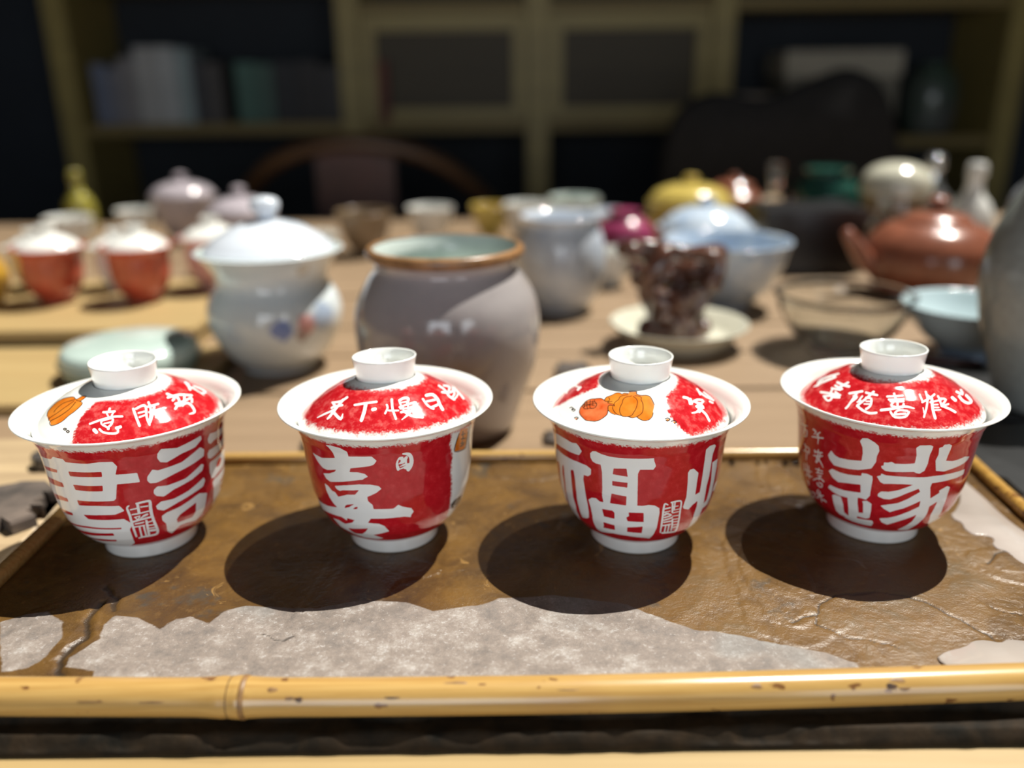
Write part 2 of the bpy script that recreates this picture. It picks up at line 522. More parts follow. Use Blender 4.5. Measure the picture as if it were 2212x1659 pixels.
# front face breaks down in two ledges
front = 252 + vnoise(GX, GY * 0, 21, 15) * 3.0 + vnoise(GX, GY * 0, 6, 16) * 1.2
led = 243.0 + vnoise(GX, GY * 0, 17, 17) * 2.4 + vnoise(GX, GY * 0, 5, 18) * 1.0
tA = np.clip((front - GY) / 2.5, 0, 1); tB = np.clip((led - GY) / 3.0, 0, 1)
H = H * (1 - tA * .5) - tA * 4.6 - np.clip(front - GY, 0, 9) * .12
H = np.maximum(H - tB * 4.6, -11.5)
ds = np.full(H.shape, -9.0)
for poly in DRY:
    ds = np.maximum(ds, np.clip(poly_sd(PT, np.array(poly)), -9, 9).reshape(H.shape))
ny_, nx_ = H.shape
top = np.stack([GX - TRX, GY - TRY, H - TZ], -1).reshape(-1, 3)
idx = np.arange(ny_ * nx_).reshape(ny_, nx_)
q = np.stack([idx[:-1, :-1], idx[:-1, 1:], idx[1:, 1:], idx[1:, :-1]], -1).reshape(-1, 4)
ring = np.concatenate([idx[0, :], idx[1:, -1], idx[-1, :-1][::-1], idx[1:-1, 0][::-1]])
bot = top[ring].copy(); bot[:, 2] = 0.0
nb0 = len(top)
rb = np.arange(len(ring)) + nb0
sk_ = np.stack([ring, rb, np.roll(rb, -1), np.roll(ring, -1)], -1)
slab = from_arrays('slate_slab', np.concatenate([top, bot]) / 1000, np.concatenate([q, sk_]), M['slate'], tray, True)
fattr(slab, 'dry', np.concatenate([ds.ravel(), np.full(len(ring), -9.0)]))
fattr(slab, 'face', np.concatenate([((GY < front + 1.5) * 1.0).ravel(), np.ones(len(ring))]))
fattr(slab, 'crack', np.concatenate([crk.ravel(), np.zeros(len(ring))]))

def pole(name, pts, radii, mat, parent, ox, oy, label=None, n=28, per=16):
    P_ = curve_pts([(a - ox, b - oy, c - TZ) for a, b, c in pts], per)
    r_ = np.interp(np.linspace(0, 1, len(P_)), np.linspace(0, 1, len(radii)), radii)
    o = from_bm(name, tube_bm(P_, list(r_), n), mat, parent)
    if label: o['label'] = label
    return o
# front pole: swelling and ridge at its joint (x = -102)
xs = np.linspace(-250, 262, 220)
P_, r_ = [], []
def rod_axis(x):
    t_ = (x + 188) / 374
    return (254.1 - 3.4 * math.sin(math.pi * min(max(t_, 0), 1)) + 1.2 * t_, 2.9 + .4 * t_)
for x in xs:
    y, z = rod_axis(x)
    rr = 6.95 + (x + 250) * -.0008
    d_ = x + 101.5
    rr += .75 * math.exp(-(d_ / 9) ** 2) + (.35 * math.exp(-((x + 150) / 90) ** 2) * 0)
    rr -= .55 * math.exp(-((d_ + .4) / .9) ** 2)
    rr += .25 * math.exp(-((d_ - 3) / 1.6) ** 2)
    P_.append((x - TRX, y - TRY, z - TZ)); r_.append(rr)
fp = from_bm('bamboo_pole', tube_bm(P_, r_, 40), M['bamboo'], tray)
fp['label'] = 'thick golden bamboo pole along the front of the tray'
def ring_on(x, w, dr, mat, name):
    pp, rr = [], []
    for k in range(7):
        xx = x + (k / 6 - .5) * w
        y, z = rod_axis(xx)
        d_ = xx + 101.5
        base = 6.95 + (xx + 250) * -.0008 + .75 * math.exp(-(d_ / 9) ** 2) - .55 * math.exp(-((d_ + .4) / .9) ** 2) + .25 * math.exp(-((d_ - 3) / 1.6) ** 2)
        pp.append((xx - TRX, y - TRY, z - TZ)); rr.append(base + dr * math.sin(math.pi * k / 6) + .02)
    return from_bm(name, tube_bm(pp, rr, 40), mat, fp)
ring_on(-101.9, 1.7, .3, M['node'], 'node_groove')
ring_on(-97.2, 2.0, .22, M['scar'], 'node_ring')
def pit(x, ang, a, b, mat, name, dep=.12):
    y, z = rod_axis(x)
    bm = bmesh.new()
    n = 16
    c = []
    rr = 6.95 + (x + 250) * -.0008 + dep
    for ring_ in (1.0, .55, 0):
        row = []
        for k in range(n if ring_ else 1):
            th = 2 * math.pi * k / n
            jit = 1 + (.16 * math.sin(3 * th + x) if ring_ == 1 else 0)
            dx = a * ring_ * jit * math.cos(th); da = b * ring_ * jit * math.sin(th) / rr
            aa = R(ang) + da
            r2 = rr - (dep + .03 if ring_ == 1 else (0 if ring_ else .05))
            row.append(bm.verts.new(((x + dx - TRX) / 1000, (y - TRY - r2 * math.cos(aa)) / 1000, (z - TZ + r2 * math.sin(aa)) / 1000)))
        c.append(row)
    for k in range(n):
        bm.faces.new((c[0][k], c[0][(k + 1) % n], c[1][(k + 1) % n], c[1][k]))
        bm.faces.new((c[1][k], c[1][(k + 1) % n], c[2][0]))
    return from_bm(name, bm, mat, fp)
pit(-86.5, 60, 2.4, 1.2, M['scar'], 'bud_scar')
pit(-76.5, 32, 1.5, 1.0, M['node'], 'knot_hole')
pit(-79.8, 36, 2.0, .7, M['scar'], 'knot_edge')
pit(85.5, 50, 2.3, 1.0, M['scar'], 'bud_scar')
pit(133.5, 38, 2.1, 1.3, M['node'], 'knot_hole')
pit(138.2, 30, 2.2, .6, M['scar'], 'knot_edge')
pit(136.0, 56, 3.2, 1.0, M['scar'], 'bud_scar')
pit(-43.5, 36, 3.1, .35, M['node'], 'dark_scratch')
pit(18.5, 52, 4.2, .22, M['scar'], 'dark_scratch')
pit(-21, 80, 4.5, .6, M['scar'], 'bud_scar')
pit(-150, 26, 6, .35, M['scar'], 'brown_streak')
pit(-128, 25, 5, .4, M['scar'], 'brown_streak')
# back, left, right poles
bp = pole('bamboo_pole', [(-236, 463.5, 2.5), (-100, 462.6, 2.7), (20, 461.0, 2.8), (130, 460.4, 2.8), (262, 460, 2.6)], [3.5, 3.6, 3.5, 3.4, 3.5], M['bamboo'], tray, TRX, TRY)
rp = pole('bamboo_pole', [(258, 262, 2.4), (259, 330, 2.7), (262, 400, 2.8), (266, 457, 2.6)], [3.8, 3.9, 3.7, 3.5], M['bamboo_spotted'], tray, TRX, TRY, 'mottled bamboo pole on the right edge')
lp = pole('bamboo_pole', [(-235, 258, 2.2), (-234, 330, 2.6), (-234.5, 400, 2.6), (-236.5, 458, 2.6)], [3.9, 4.1, 4.0, 3.7], M['bamboo_dark'], tray, TRX, TRY)

# puddles on the stone, their bright reflection painted in as a pale colour
t = NT('water_painted_sheen')
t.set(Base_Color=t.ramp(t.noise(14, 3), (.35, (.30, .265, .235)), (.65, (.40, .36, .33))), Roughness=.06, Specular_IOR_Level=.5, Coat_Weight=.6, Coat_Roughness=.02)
M['sheen_water'] = t.m
def puddle(poly, label, seed):
    V = np.array(poly); c = V.mean(0)
    q_ = []
    for a, b in zip(V, np.roll(V, -1, 0)):       # soften the outline
        for t_ in (.2, .5, .8): q_.append(a + (b - a) * t_)
    V = np.array(q_)
    rs = random.Random(seed)
    bm = bmesh.new()
    lo = [bm.verts.new(((x - c[0]) / 1000, (y - c[1]) / 1000, -.0025)) for x, y in V]
    mid = [bm.verts.new(((x - c[0]) / 1000, (y - c[1]) / 1000, -.0004)) for x, y in V]
    n_ = len(V)
    area_ = 0.0
    for k in range(n_):
        a, b = V[k], V[(k + 1) % n_]; area_ += a[0] * b[1] - b[0] * a[1]
    sgn = 1 if area_ > 0 else -1
    hi = []
    for k in range(n_):
        tg = V[(k + 1) % n_] - V[k - 1]; tg = tg / (np.hypot(*tg) + 1e-9)
        nn = np.array([-tg[1], tg[0]]) * sgn
        pq = V[k] + nn * .7
        hi.append(bm.verts.new(((pq[0] - c[0]) / 1000, (pq[1] - c[1]) / 1000, 0)))
    for a, b in ((lo, mid), (mid, hi)):
        for k in range(n_): bm.faces.new((a[k], a[(k + 1) % n_], b[(k + 1) % n_], b[k]))
    ef = bm.faces.new(hi)
    bmesh.ops.triangulate(bm, faces=[ef])
    return tag(from_bm('puddle', bm, M['sheen_water'], None, True, W(c[0], c[1], .75)), label, 'puddle')
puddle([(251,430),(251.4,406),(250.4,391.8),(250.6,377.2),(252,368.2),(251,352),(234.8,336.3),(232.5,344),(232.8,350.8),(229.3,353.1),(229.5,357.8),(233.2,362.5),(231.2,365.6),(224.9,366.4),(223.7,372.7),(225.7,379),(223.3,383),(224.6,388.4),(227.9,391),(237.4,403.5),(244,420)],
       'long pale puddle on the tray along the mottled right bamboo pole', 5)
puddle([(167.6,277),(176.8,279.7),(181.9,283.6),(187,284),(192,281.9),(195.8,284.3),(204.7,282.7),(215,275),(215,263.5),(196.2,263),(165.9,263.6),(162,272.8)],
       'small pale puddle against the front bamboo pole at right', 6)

# ------------------------------------------------------------------ covered bowls
PAINT = {
    '1b': (
        'w+2190,1128,2375,1171,2389,1179,2414,1206,2426,1213,2499,1209,2505,1204,2510,1184,2516,1180,2656,1180,2663,1181,2736,1196,2743,1196,2806,1192,2811,118'
        '7,2827,1143,2827,1133,2809,1061,2811,1056,2928,1048,2932,1042,2938,958,2935,952,2870,956,2864,957,2807,960,2803,955,2781,820,2777,810,2767,797,2760,79'
        '4,2510,785,2505,778,2508,734,2513,730,2637,742,2645,742,2786,737,2792,732,2812,685,2810,678,2755,648,2748,646,2634,641,2626,640,2523,630,2520,626,2543'
        ',586,2550,583,2795,591,2801,587,2834,534,2835,523,2831,494,2827,481,2819,468,2816,456,2814,362,2814,344,2807,233,2800,215,2720,124,2702,110,2607,149,2'
        '593,146,2511,181,2498,181,2378,187,2363,187,2307,308,2298,314,2220,413,2242,440,2211,567,2213,581,2172,720,2171,732,2140,856,2136,865,2171,992,2169,10'
        '03,2158,1107 w-2130,1012,2300,1055,2317,1058,2396,1068,2401,1062,2397,1040,2390,1034,2309,1018,2291,1013,2160,987,2131,980,2157,1022 w-2164,914,2329,9'
        '40,2343,941,2411,940,2417,935,2421,899,2416,893,2346,880,2331,878,2148,845,2172,867,2130,893 w-2196,743,2337,777,2350,778,2410,777,2415,771,2414,745,2'
        '408,738,2346,728,2331,725,2184,678,2178,701,2186,751 w-2253,603,2346,616,2359,616,2402,617,2409,611,2407,592,2400,584,2342,570,2325,566,2217,554,2204,'
        '556,2228,586 w-2509,1080,2597,1086,2605,1086,2728,1093,2731,1087,2728,1048,2725,1042,2635,1039,2628,1039,2512,1032,2507,1037,2505,1074 w-2516,947,2611'
        ',949,2619,949,2714,954,2717,948,2711,901,2707,895,2619,892,2611,892,2523,893,2518,898,2512,941 w-2209,461,2309,454,2328,458,2493,485,2504,486,2638,488'
        ',2647,488,2760,489,2764,484,2762,475,2757,471,2642,470,2633,470,2495,462,2483,460,2276,423,2246,412,2201,456 w-2249,360,2446,392,2460,395,2685,420,268'
        '9,411,2688,385,2683,377,2582,367,2572,365,2415,330,2398,325,2259,316,2284,343,2278,378 w-2342,257,2545,308,2556,308,2679,311,2682,304,2675,286,2666,27'
        '7,2524,257,2510,254,2357,248,2348,252,2345,281 w+3063,1204,3081,1241,3086,1244,3177,1205,3184,1204,3349,1237,3355,1229,3363,1196,3361,1187,3313,1141,3'
        '306,1138,3211,1128,3204,1126,3114,1087,3108,1087,3076,1104,3070,1112,3058,1151,3057,1162,3060,1194 w+2987,993,3018,1046,3023,1048,3050,1031,3057,1030,'
        '3200,1040,3207,1041,3349,1111,3358,1107,3385,1073,3389,1062,3383,1010,3378,1004,3290,980,3282,979,3151,950,3144,948,3038,912,3031,911,2999,918,2993,92'
        '3,2983,948,2982,959,2984,983 w+3013,848,3033,870,3039,872,3090,856,3097,855,3219,864,3227,866,3354,935,3363,932,3373,922,3376,912,3363,871,3357,865,32'
        '69,827,3261,825,3140,797,3133,794,3070,755,3063,755,3026,775,3020,782,3010,804,3008,814,3010,839 w+3012,678,3041,705,3048,708,3127,699,3134,700,3233,7'
        '25,3241,728,3367,787,3373,782,3381,760,3382,748,3364,701,3357,696,3262,675,3254,673,3151,644,3144,641,3059,607,3052,608,3019,631,3014,640,3010,669 w+3'
        '041,550,3070,571,3077,574,3173,593,3180,596,3290,636,3298,638,3322,643,3332,640,3397,603,3404,592,3402,506,3400,494,3390,371,3386,361,3334,312,3324,31'
        '1,3242,343,3232,345,3177,347,3170,343,3148,316,3141,308,3117,263,3108,267,3078,316,3073,332,3063,441,3059,454,3042,488,3039,501,3038,540 w-3143,460,31'
        '63,493,3169,499,3230,532,3238,535,3294,559,3298,554,3301,455,3298,444,3278,397,3271,393,3221,400,3212,401,3155,404,3148,413,3142,449 w+3424,1156,3442,'
        '1199,3447,1200,3492,1182,3499,1180,3569,1168,3577,1167,3634,1163,3641,1158,3668,1091,3663,1088,3587,1085,3579,1086,3506,1096,3500,1096,3460,1083,3455,'
        '1085,3435,1106,3432,1113,3423,1150 w+3422,1005,3437,1028,3441,1030,3497,1023,3503,1023,3576,1019,3583,1020,3696,1027,3704,1022,3728,942,3719,941,3594,'
        '944,3587,944,3519,937,3513,937,3453,936,3447,938,3426,954,3423,960,3421,1000 w+3435,876,3443,899,3447,902,3491,898,3497,898,3584,900,3592,900,3722,893'
        ',3734,885,3757,754,3752,751,3687,725,3678,725,3572,727,3566,726,3491,709,3484,710,3459,724,3454,729,3436,793,3435,800,3435,870 w+3471,667,3487,690,349'
        '1,693,3553,695,3560,696,3717,711,3725,706,3748,580,3684,614,3687,515,3683,511,3645,413,3640,411,3577,362,3572,359,3540,351,3535,356,3498,472,3498,479,'
        '3488,586,3486,594,3470,662 w-3520,799,3528,842,3530,846,3557,863,3563,863,3612,852,3617,848,3608,813,3604,809,3571,790,3564,790,3524,796 w-3585,612,36'
        '19,609,3628,609,3713,635,3718,632,3715,624,3709,622,3636,588,3627,588,3595,594,3587,599,3583,608 w-3613,525,3705,529,3722,518,3678,536,3748,486,3634,4'
        '99,3623,507,3614,519 w-3607,444,3664,466,3669,462,3670,444,3664,442,3624,445,3642,410,3609,437 w+2846,734,2843,732,2838,728,2833,722,2829,715,2827,705'
        ',2826,693,2827,674,2829,653,2831,632,2832,610,2832,585,2832,559,2832,530,2833,501,2834,470,2835,429,2835,379,2835,343,2837,335,2842,333,2847,339,2850,'
        '349,2850,385,2851,436,2850,476,2849,507,2849,535,2848,564,2848,590,2848,614,2846,638,2844,660,2841,681,2839,696,2839,704,2839,706,2840,709,2843,714,28'
        '46,718,2849,722,2851,725,2851,731,2849,734 w+2893,729,2903,731,2918,732,2932,734,2944,734,2955,735,2964,733,2970,732,2970,731,2969,733,2969,725,2967,7'
        '09,2966,690,2965,667,2964,642,2964,615,2966,585,2969,554,2972,524,2976,495,2980,468,2984,443,2987,415,2990,390,2990,372,2990,359,2988,349,2983,341,297'
        '2,336,2958,336,2942,335,2927,335,2911,335,2896,334,2880,331,2866,327,2855,324,2853,321,2851,314,2852,308,2855,306,2865,308,2880,309,2896,310,2910,309,'
        '2926,308,2942,307,2958,307,2975,307,2989,311,3000,322,3007,340,3010,364,3009,391,3005,420,3002,448,2998,474,2994,501,2990,529,2988,558,2985,588,2984,6'
        '15,2984,640,2984,664,2985,686,2986,705,2986,722,2985,739,2979,753,2971,757,2964,757,2955,757,2943,756,2931,755,2917,753,2903,750,2892,748,2889,745,288'
        '8,738,2890,731 w+2892,731,2891,639,2893,631,2899,627,2905,631,2908,640,2908,732,2906,741,2900,744,2894,740 w+2850,677,2892,681,2895,683,2896,688,2895,'
        '693,2892,695,2850,690,2848,688,2847,683,2848,678 w+2915,689,2959,687,2962,689,2963,694,2962,699,2959,701,2915,703,2913,701,2912,696,2913,691 w+2854,62'
        '2,2865,622,2880,622,2897,623,2919,626,2943,629,2960,630,2962,633,2963,638,2962,643,2959,645,2942,643,2919,640,2897,638,2880,637,2865,636,2855,636,2852'
        ',634,2851,629,2852,624 w+2865,590,2902,595,2904,597,2905,602,2904,606,2902,608,2865,602,2863,600,2862,596,2863,591 w+2867,588,2869,580,2874,568,2881,5'
        '60,2889,566,2896,577,2900,584,2901,589,2900,593,2898,596,2896,594,2891,587,2885,578,2881,574,2879,578,2876,588,2873,596,2871,598,2868,597,2866,593 w+2'
        '903,571,2910,575,2920,580,2929,585,2937,590,2946,594,2952,597,2954,601,2955,608,2953,613,2950,615,2943,614,2934,612,2925,607,2916,598,2907,587,2901,57'
        '8,2900,576,2900,573,2901,571 w+2849,535,2861,538,2878,542,2897,546,2921,551,2947,554,2965,556,2968,559,2969,567,2967,574,2964,577,2946,575,2921,572,28'
        '97,568,2878,564,2861,559,2849,556,2846,552,2844,544,2846,537 w+2860,507,2916,513,2919,516,2920,521,2919,527,2916,529,2860,524,2857,521,2856,515,2857,5'
        '09 w+2852,474,2917,475,2920,477,2921,482,2920,487,2918,490,2853,489,2850,487,2849,481,2849,476 w+2927,534,2926,342,2928,331,2934,326,2941,331,2943,342'
        ',2943,534,2940,543,2935,546,2929,543 w+2877,467,2873,326,2875,318,2880,315,2885,319,2887,329,2889,469,2888,475,2883,478,2879,474 w+2906,469,2907,328,2'
        '909,320,2913,317,2918,322,2920,331,2918,471,2916,478,2912,480,2907,476 w+2945,505,2975,512,2977,515,2978,519,2976,524,2974,525,2944,518,2942,515,2941,'
        '510,2943,506 w+2944,467,2980,464,2982,466,2983,470,2982,475,2979,477,2944,480,2942,478,2941,473,2941,469 w+2946,428,2983,424,2985,426,2986,432,2985,43'
        '8,2982,440,2946,443,2944,441,2943,436,2944,430 w+2949,382,2984,376,2988,380,2990,392,2988,405,2983,411,2950,417,2945,412,2943,400,2944,388'
    ),
    '2b': (
        'w+2397,1288,2436,1295,2440,1295,2497,1282,2499,1280,2533,1245,2534,1240,2534,1191,2536,1189,2589,1197,2593,1197,2678,1204,2681,1202,2706,1160,2706,115'
        '6,2689,1119,2686,1116,2663,1102,2660,1100,2603,1085,2599,1084,2535,1065,2532,1062,2523,1026,2524,1024,2578,1030,2581,1030,2621,1020,2624,1018,2642,994'
        ',2642,991,2616,971,2613,967,2608,961,2605,958,2579,952,2576,951,2466,913,2462,911,2356,877,2352,877,2321,892,2318,895,2298,939,2300,942,2353,961,2358,'
        '963,2403,993,2408,997,2424,1022,2424,1024,2351,996,2346,995,2306,998,2303,999,2258,1044,2256,1048,2217,1115,2219,1117,2310,1106,2315,1107,2432,1149,24'
        '34,1152,2428,1198,2427,1203,2410,1261,2408,1265,2396,1285 w+2293,833,2324,820,2327,817,2356,781,2360,779,2379,778,2382,776,2402,737,2406,737,2478,779,'
        '2482,781,2539,793,2542,796,2572,844,2571,846,2456,821,2451,819,2427,806,2423,806,2400,818,2398,821,2389,842,2390,845,2468,875,2472,876,2577,907,2580,9'
        '07,2648,911,2651,911,2703,896,2706,893,2721,870,2720,867,2689,829,2686,826,2624,781,2623,777,2625,739,2626,735,2651,700,2653,695,2656,654,2658,651,279'
        '1,651,2794,653,2822,686,2825,686,2846,665,2849,663,2909,630,2912,626,2927,588,2927,583,2913,556,2911,551,2908,526,2905,524,2866,542,2862,543,2805,544,'
        '2801,544,2628,537,2625,534,2599,485,2600,482,2679,475,2682,474,2716,447,2718,443,2745,366,2744,362,2688,334,2684,332,2615,301,2614,297,2684,226,2683,2'
        '23,2633,205,2628,204,2517,205,2512,206,2416,233,2412,235,2363,273,2359,276,2293,316,2290,320,2262,423,2266,426,2335,436,2340,435,2385,407,2390,408,246'
        '9,457,2473,462,2496,494,2496,497,2436,502,2433,498,2427,472,2425,470,2385,496,2381,497,2266,482,2259,481,2125,453,2116,452,2058,522,2057,527,2053,544,'
        '2065,552,2148,554,2156,555,2254,571,2261,572,2369,607,2370,609,2344,637,2341,640,2315,690,2313,694,2295,761,2295,766,2291,831 w-2439,625,2449,652,2452'
        ',657,2466,668,2470,670,2522,690,2523,689,2480,647,2476,644,2440,623 w-2507,633,2524,654,2528,657,2542,664,2544,662,2544,652,2543,647,2533,637,2529,635'
        ',2507,631 w-2396,346,2437,356,2443,357,2586,404,2586,400,2559,350,2554,342,2517,297,2510,291,2433,267,2429,268,2409,303,2407,307,2394,343 w+2837,1172,'
        '2832,1157,2826,1136,2821,1113,2821,1087,2823,1065,2825,1051,2829,1042,2837,1040,2843,1047,2845,1058,2842,1072,2838,1090,2835,1109,2836,1129,2840,1151,'
        '2842,1167,2842,1171,2841,1174,2838,1174 w+2864,1203,2875,1198,2888,1190,2896,1182,2899,1173,2903,1161,2905,1146,2906,1129,2905,1110,2903,1094,2898,107'
        '8,2891,1063,2885,1052,2884,1039,2889,1025,2898,1019,2906,1024,2911,1035,2920,1052,2927,1074,2931,1097,2932,1122,2930,1148,2926,1172,2918,1195,2906,121'
        '5,2889,1223,2874,1221,2864,1219,2862,1217,2861,1211,2862,1206 w+2845,1151,2852,1153,2860,1154,2860,1156,2856,1173,2853,1168,2850,1163,2848,1155,2850,1'
        '145,2856,1139,2861,1141,2864,1146,2869,1154,2868,1180,2857,1183,2848,1181,2842,1179,2838,1174,2837,1164,2840,1154 w+2841,1105,2850,1105,2863,1107,2875'
        ',1114,2885,1129,2891,1147,2895,1159,2896,1168,2893,1178,2887,1183,2882,1180,2876,1171,2867,1160,2860,1149,2853,1138,2845,1123,2839,1113,2838,1111,2838'
        ',1107,2840,1105 w+2878,1158,2878,1108,2879,1101,2884,1097,2888,1099,2890,1105,2890,1155,2889,1161,2884,1165,2880,1164 w+2847,1076,2855,1079,2866,1082,'
        '2877,1084,2887,1085,2898,1086,2905,1086,2908,1088,2908,1093,2907,1098,2904,1101,2897,1103,2886,1105,2874,1104,2863,1098,2852,1089,2845,1083,2844,1081,'
        '2844,1079,2845,1077 w+2842,1049,2854,1053,2871,1058,2885,1061,2896,1064,2905,1067,2911,1068,2914,1072,2914,1080,2911,1087,2907,1089,2901,1088,2892,108'
        '5,2881,1081,2867,1074,2852,1064,2840,1057,2839,1055,2839,1052,2840,1050 w+2873,1050,2899,1037,2903,1038,2905,1044,2904,1052,2901,1057,2876,1070,2872,1'
        '069,2869,1062,2870,1055 m+3179,1312,3197,1195,3198,1182,3226,1043,3227,1030,3222,895,3222,883,3235,735,3236,722,3244,569,3246,555,3265,426,3267,409,32'
        '56,370,3263,351,3379,229,3372,236,3411,315,3420,320,3520,451,3527,459,3582,603,3582,616,3577,916,3576,929,3561,1091,3538,1117,3439,1261,3416,1280,3182'
        ',1320 o+3260,1274,3263,1302,3270,1306,3349,1276,3363,1262,3396,1173,3398,1160,3395,1082,3392,1072,3379,1038,3368,1037,3256,1073,3251,1080,3254,1167,32'
        '55,1178,3260,1261 k+3255,1273,3256,1245,3256,1208,3250,1176,3244,1141,3240,1104,3248,1073,3283,1053,3334,1038,3381,1028,3403,1036,3405,1058,3406,1083,'
        '3407,1121,3403,1164,3401,1194,3399,1198,3394,1202,3389,1204,3387,1203,3389,1173,3392,1131,3393,1093,3392,1067,3390,1046,3373,1039,3330,1047,3281,1061,'
        '3252,1076,3248,1099,3252,1135,3258,1170,3264,1201,3265,1236,3265,1263,3263,1267,3260,1272,3256,1274 k+3307,1216,3357,1201,3359,1202,3358,1206,3354,121'
        '1,3348,1215,3297,1232,3295,1230,3297,1225,3302,1219 k+3295,1271,3325,1179,3327,1174,3332,1171,3336,1169,3337,1171,3308,1262,3305,1268,3299,1272,3295,1'
        '274 k+3311,1167,3374,1142,3377,1142,3377,1146,3372,1151,3367,1155,3306,1179,3303,1178,3304,1175,3307,1170 k+3321,1150,3329,1092,3331,1088,3335,1084,33'
        '39,1083,3341,1084,3334,1143,3331,1147,3327,1151,3323,1152 k+3312,1120,3369,1099,3372,1099,3372,1103,3367,1108,3362,1112,3307,1132,3305,1131,3305,1128,'
        '3308,1123 k+3314,1089,3363,1083,3365,1085,3363,1089,3359,1094,3354,1096,3306,1101,3304,1100,3306,1096,3310,1091 k+3270,501,3306,526,3317,529,3422,514,'
        '3433,504,3429,449,3422,441,3371,396,3354,400,3300,425,3284,441,3268,489'
    ),
    '3b': (
        'w+1943,1175,2018,1195,2025,1196,2105,1203,2110,1203,2159,1197,2164,1198,2204,1214,2207,1213,2224,1190,2226,1186,2242,1148,2241,1143,2216,1095,2212,109'
        '2,2146,1083,2141,1082,2062,1077,2056,1076,1952,1061,1941,1057,1897,1035,1888,1034,1936,1169 w+1875,973,1944,997,1953,999,2038,1005,2044,1005,2136,1011'
        ',2141,1011,2202,1017,2206,1017,2270,1015,2274,1014,2305,994,2307,990,2304,939,2302,934,2281,909,2277,907,2248,907,2245,904,2239,858,2239,853,2245,792,'
        '2246,786,2251,694,2251,689,2260,596,2260,590,2256,507,2256,500,2245,436,2240,427,2212,400,2205,395,2158,377,2155,379,2158,453,2158,458,2154,553,2155,5'
        '59,2159,668,2159,674,2159,811,2159,817,2151,898,2149,901,2136,904,2131,902,2117,884,2115,878,2116,779,2116,773,2111,602,2111,596,2117,505,2118,499,208'
        '2,270,2067,255,1982,244,2051,310,1973,337,1972,342,1999,446,1998,452,2005,543,2006,550,2022,695,2022,701,2026,847,2026,852,2022,886,2017,885,2007,875,'
        '2002,867,1990,788,1990,783,1995,684,1996,678,1982,526,1981,520,1968,413,1959,406,1919,454,1915,457,1890,497,1892,504,1917,636,1918,641,1945,797,1945,8'
        '02,1936,862,1931,864,1904,857,1890,848,1850,813,1835,805,1864,965 w+2310,1159,2326,1184,2330,1187,2350,1194,2353,1194,2385,1180,2388,1179,2441,1170,24'
        '44,1170,2503,1172,2507,1172,2583,1179,2587,1179,2662,1185,2665,1185,2705,1190,2707,1187,2710,1159,2711,1154,2723,1109,2723,1104,2710,1071,2707,1069,26'
        '70,1069,2667,1069,2629,1067,2627,1065,2616,1025,2616,1020,2618,903,2618,897,2621,699,2623,696,2659,696,2662,697,2694,707,2697,707,2734,699,2737,697,27'
        '68,668,2769,663,2773,618,2773,612,2772,521,2772,515,2771,439,2771,431,2761,332,2759,325,2741,250,2738,247,2688,265,2684,266,2550,289,2546,290,2438,291'
        ',2433,290,2313,246,2307,246,2284,264,2283,271,2276,369,2276,377,2286,476,2286,482,2284,571,2284,577,2273,656,2275,661,2300,690,2304,693,2332,700,2336,'
        '700,2363,678,2366,677,2390,680,2391,683,2384,740,2384,745,2387,846,2387,852,2387,997,2386,1002,2379,1062,2377,1065,2346,1066,2343,1066,2322,1076,2320,'
        '1079,2308,1111,2308,1116,2308,1153 w-2466,1054,2544,1069,2546,1066,2554,990,2553,988,2459,993,2458,995,2464,1051 w-2457,925,2553,927,2554,924,2553,878'
        ',2551,875,2533,878,2530,878,2457,877,2455,880,2455,923 w-2452,794,2548,785,2550,782,2548,692,2546,689,2439,687,2438,690,2450,791 w-2378,603,2453,610,2'
        '456,608,2467,589,2468,584,2466,518,2464,515,2387,516,2385,519,2377,600 w-2566,616,2664,620,2666,617,2671,514,2669,511,2561,508,2558,511,2550,548,2551,'
        '553,2567,573,2568,578,2565,613 w-2376,442,2460,433,2462,428,2459,362,2457,358,2360,350,2359,354,2368,380,2370,389,2374,439 w-2559,432,2665,455,2667,45'
        '2,2666,357,2664,353,2555,358,2553,363,2556,427 w+2959,1025,2984,1027,2988,1024,3030,970,3033,965,3032,888,3032,883,3034,741,3036,739,3075,747,3077,751'
        ',3077,912,3077,917,3074,1084,3073,1089,3062,1190,3063,1195,3086,1220,3090,1222,3134,1216,3141,1211,3157,1193,3160,1187,3152,1122,3151,1117,3153,1053,3'
        '153,1047,3156,880,3156,875,3144,782,3144,777,3153,649,3153,643,3160,585,3162,583,3191,601,3192,605,3197,677,3197,683,3194,821,3193,826,3169,1009,3172,'
        '1012,3235,1013,3239,1010,3250,920,3250,914,3251,738,3252,732,3258,633,3257,628,3246,526,3242,523,3177,519,3174,516,3170,468,3169,463,3199,339,3201,332'
        ',3204,248,3201,244,3104,224,3099,229,3100,308,3101,314,3078,488,3078,494,3079,591,3078,598,3072,654,3070,656,3029,634,3026,631,3000,594,2996,594,2953,'
        '620,2950,625,2946,638,2945,644,2958,743,2958,749,2953,891,2953,896,2945,995,2946,1000,2956,1023 w+3269,651,3276,703,3278,708,3301,738,3308,739,3372,71'
        '7,3395,701,3378,695,3376,690,3331,639,3322,640,3273,649 w+2828,700,2821,707,2811,717,2800,717,2795,702,2793,683,2792,658,2791,623,2793,580,2794,533,27'
        '96,476,2800,410,2806,355,2808,347,2813,341,2818,342,2819,348,2813,403,2810,470,2809,527,2807,575,2806,618,2806,652,2806,677,2807,694,2808,701,2810,700'
        ',2818,694,2824,688,2828,687,2830,690,2830,696 w+2832,323,2859,320,2897,313,2930,307,2949,304,2961,307,2965,324,2964,356,2957,398,2948,448,2943,503,293'
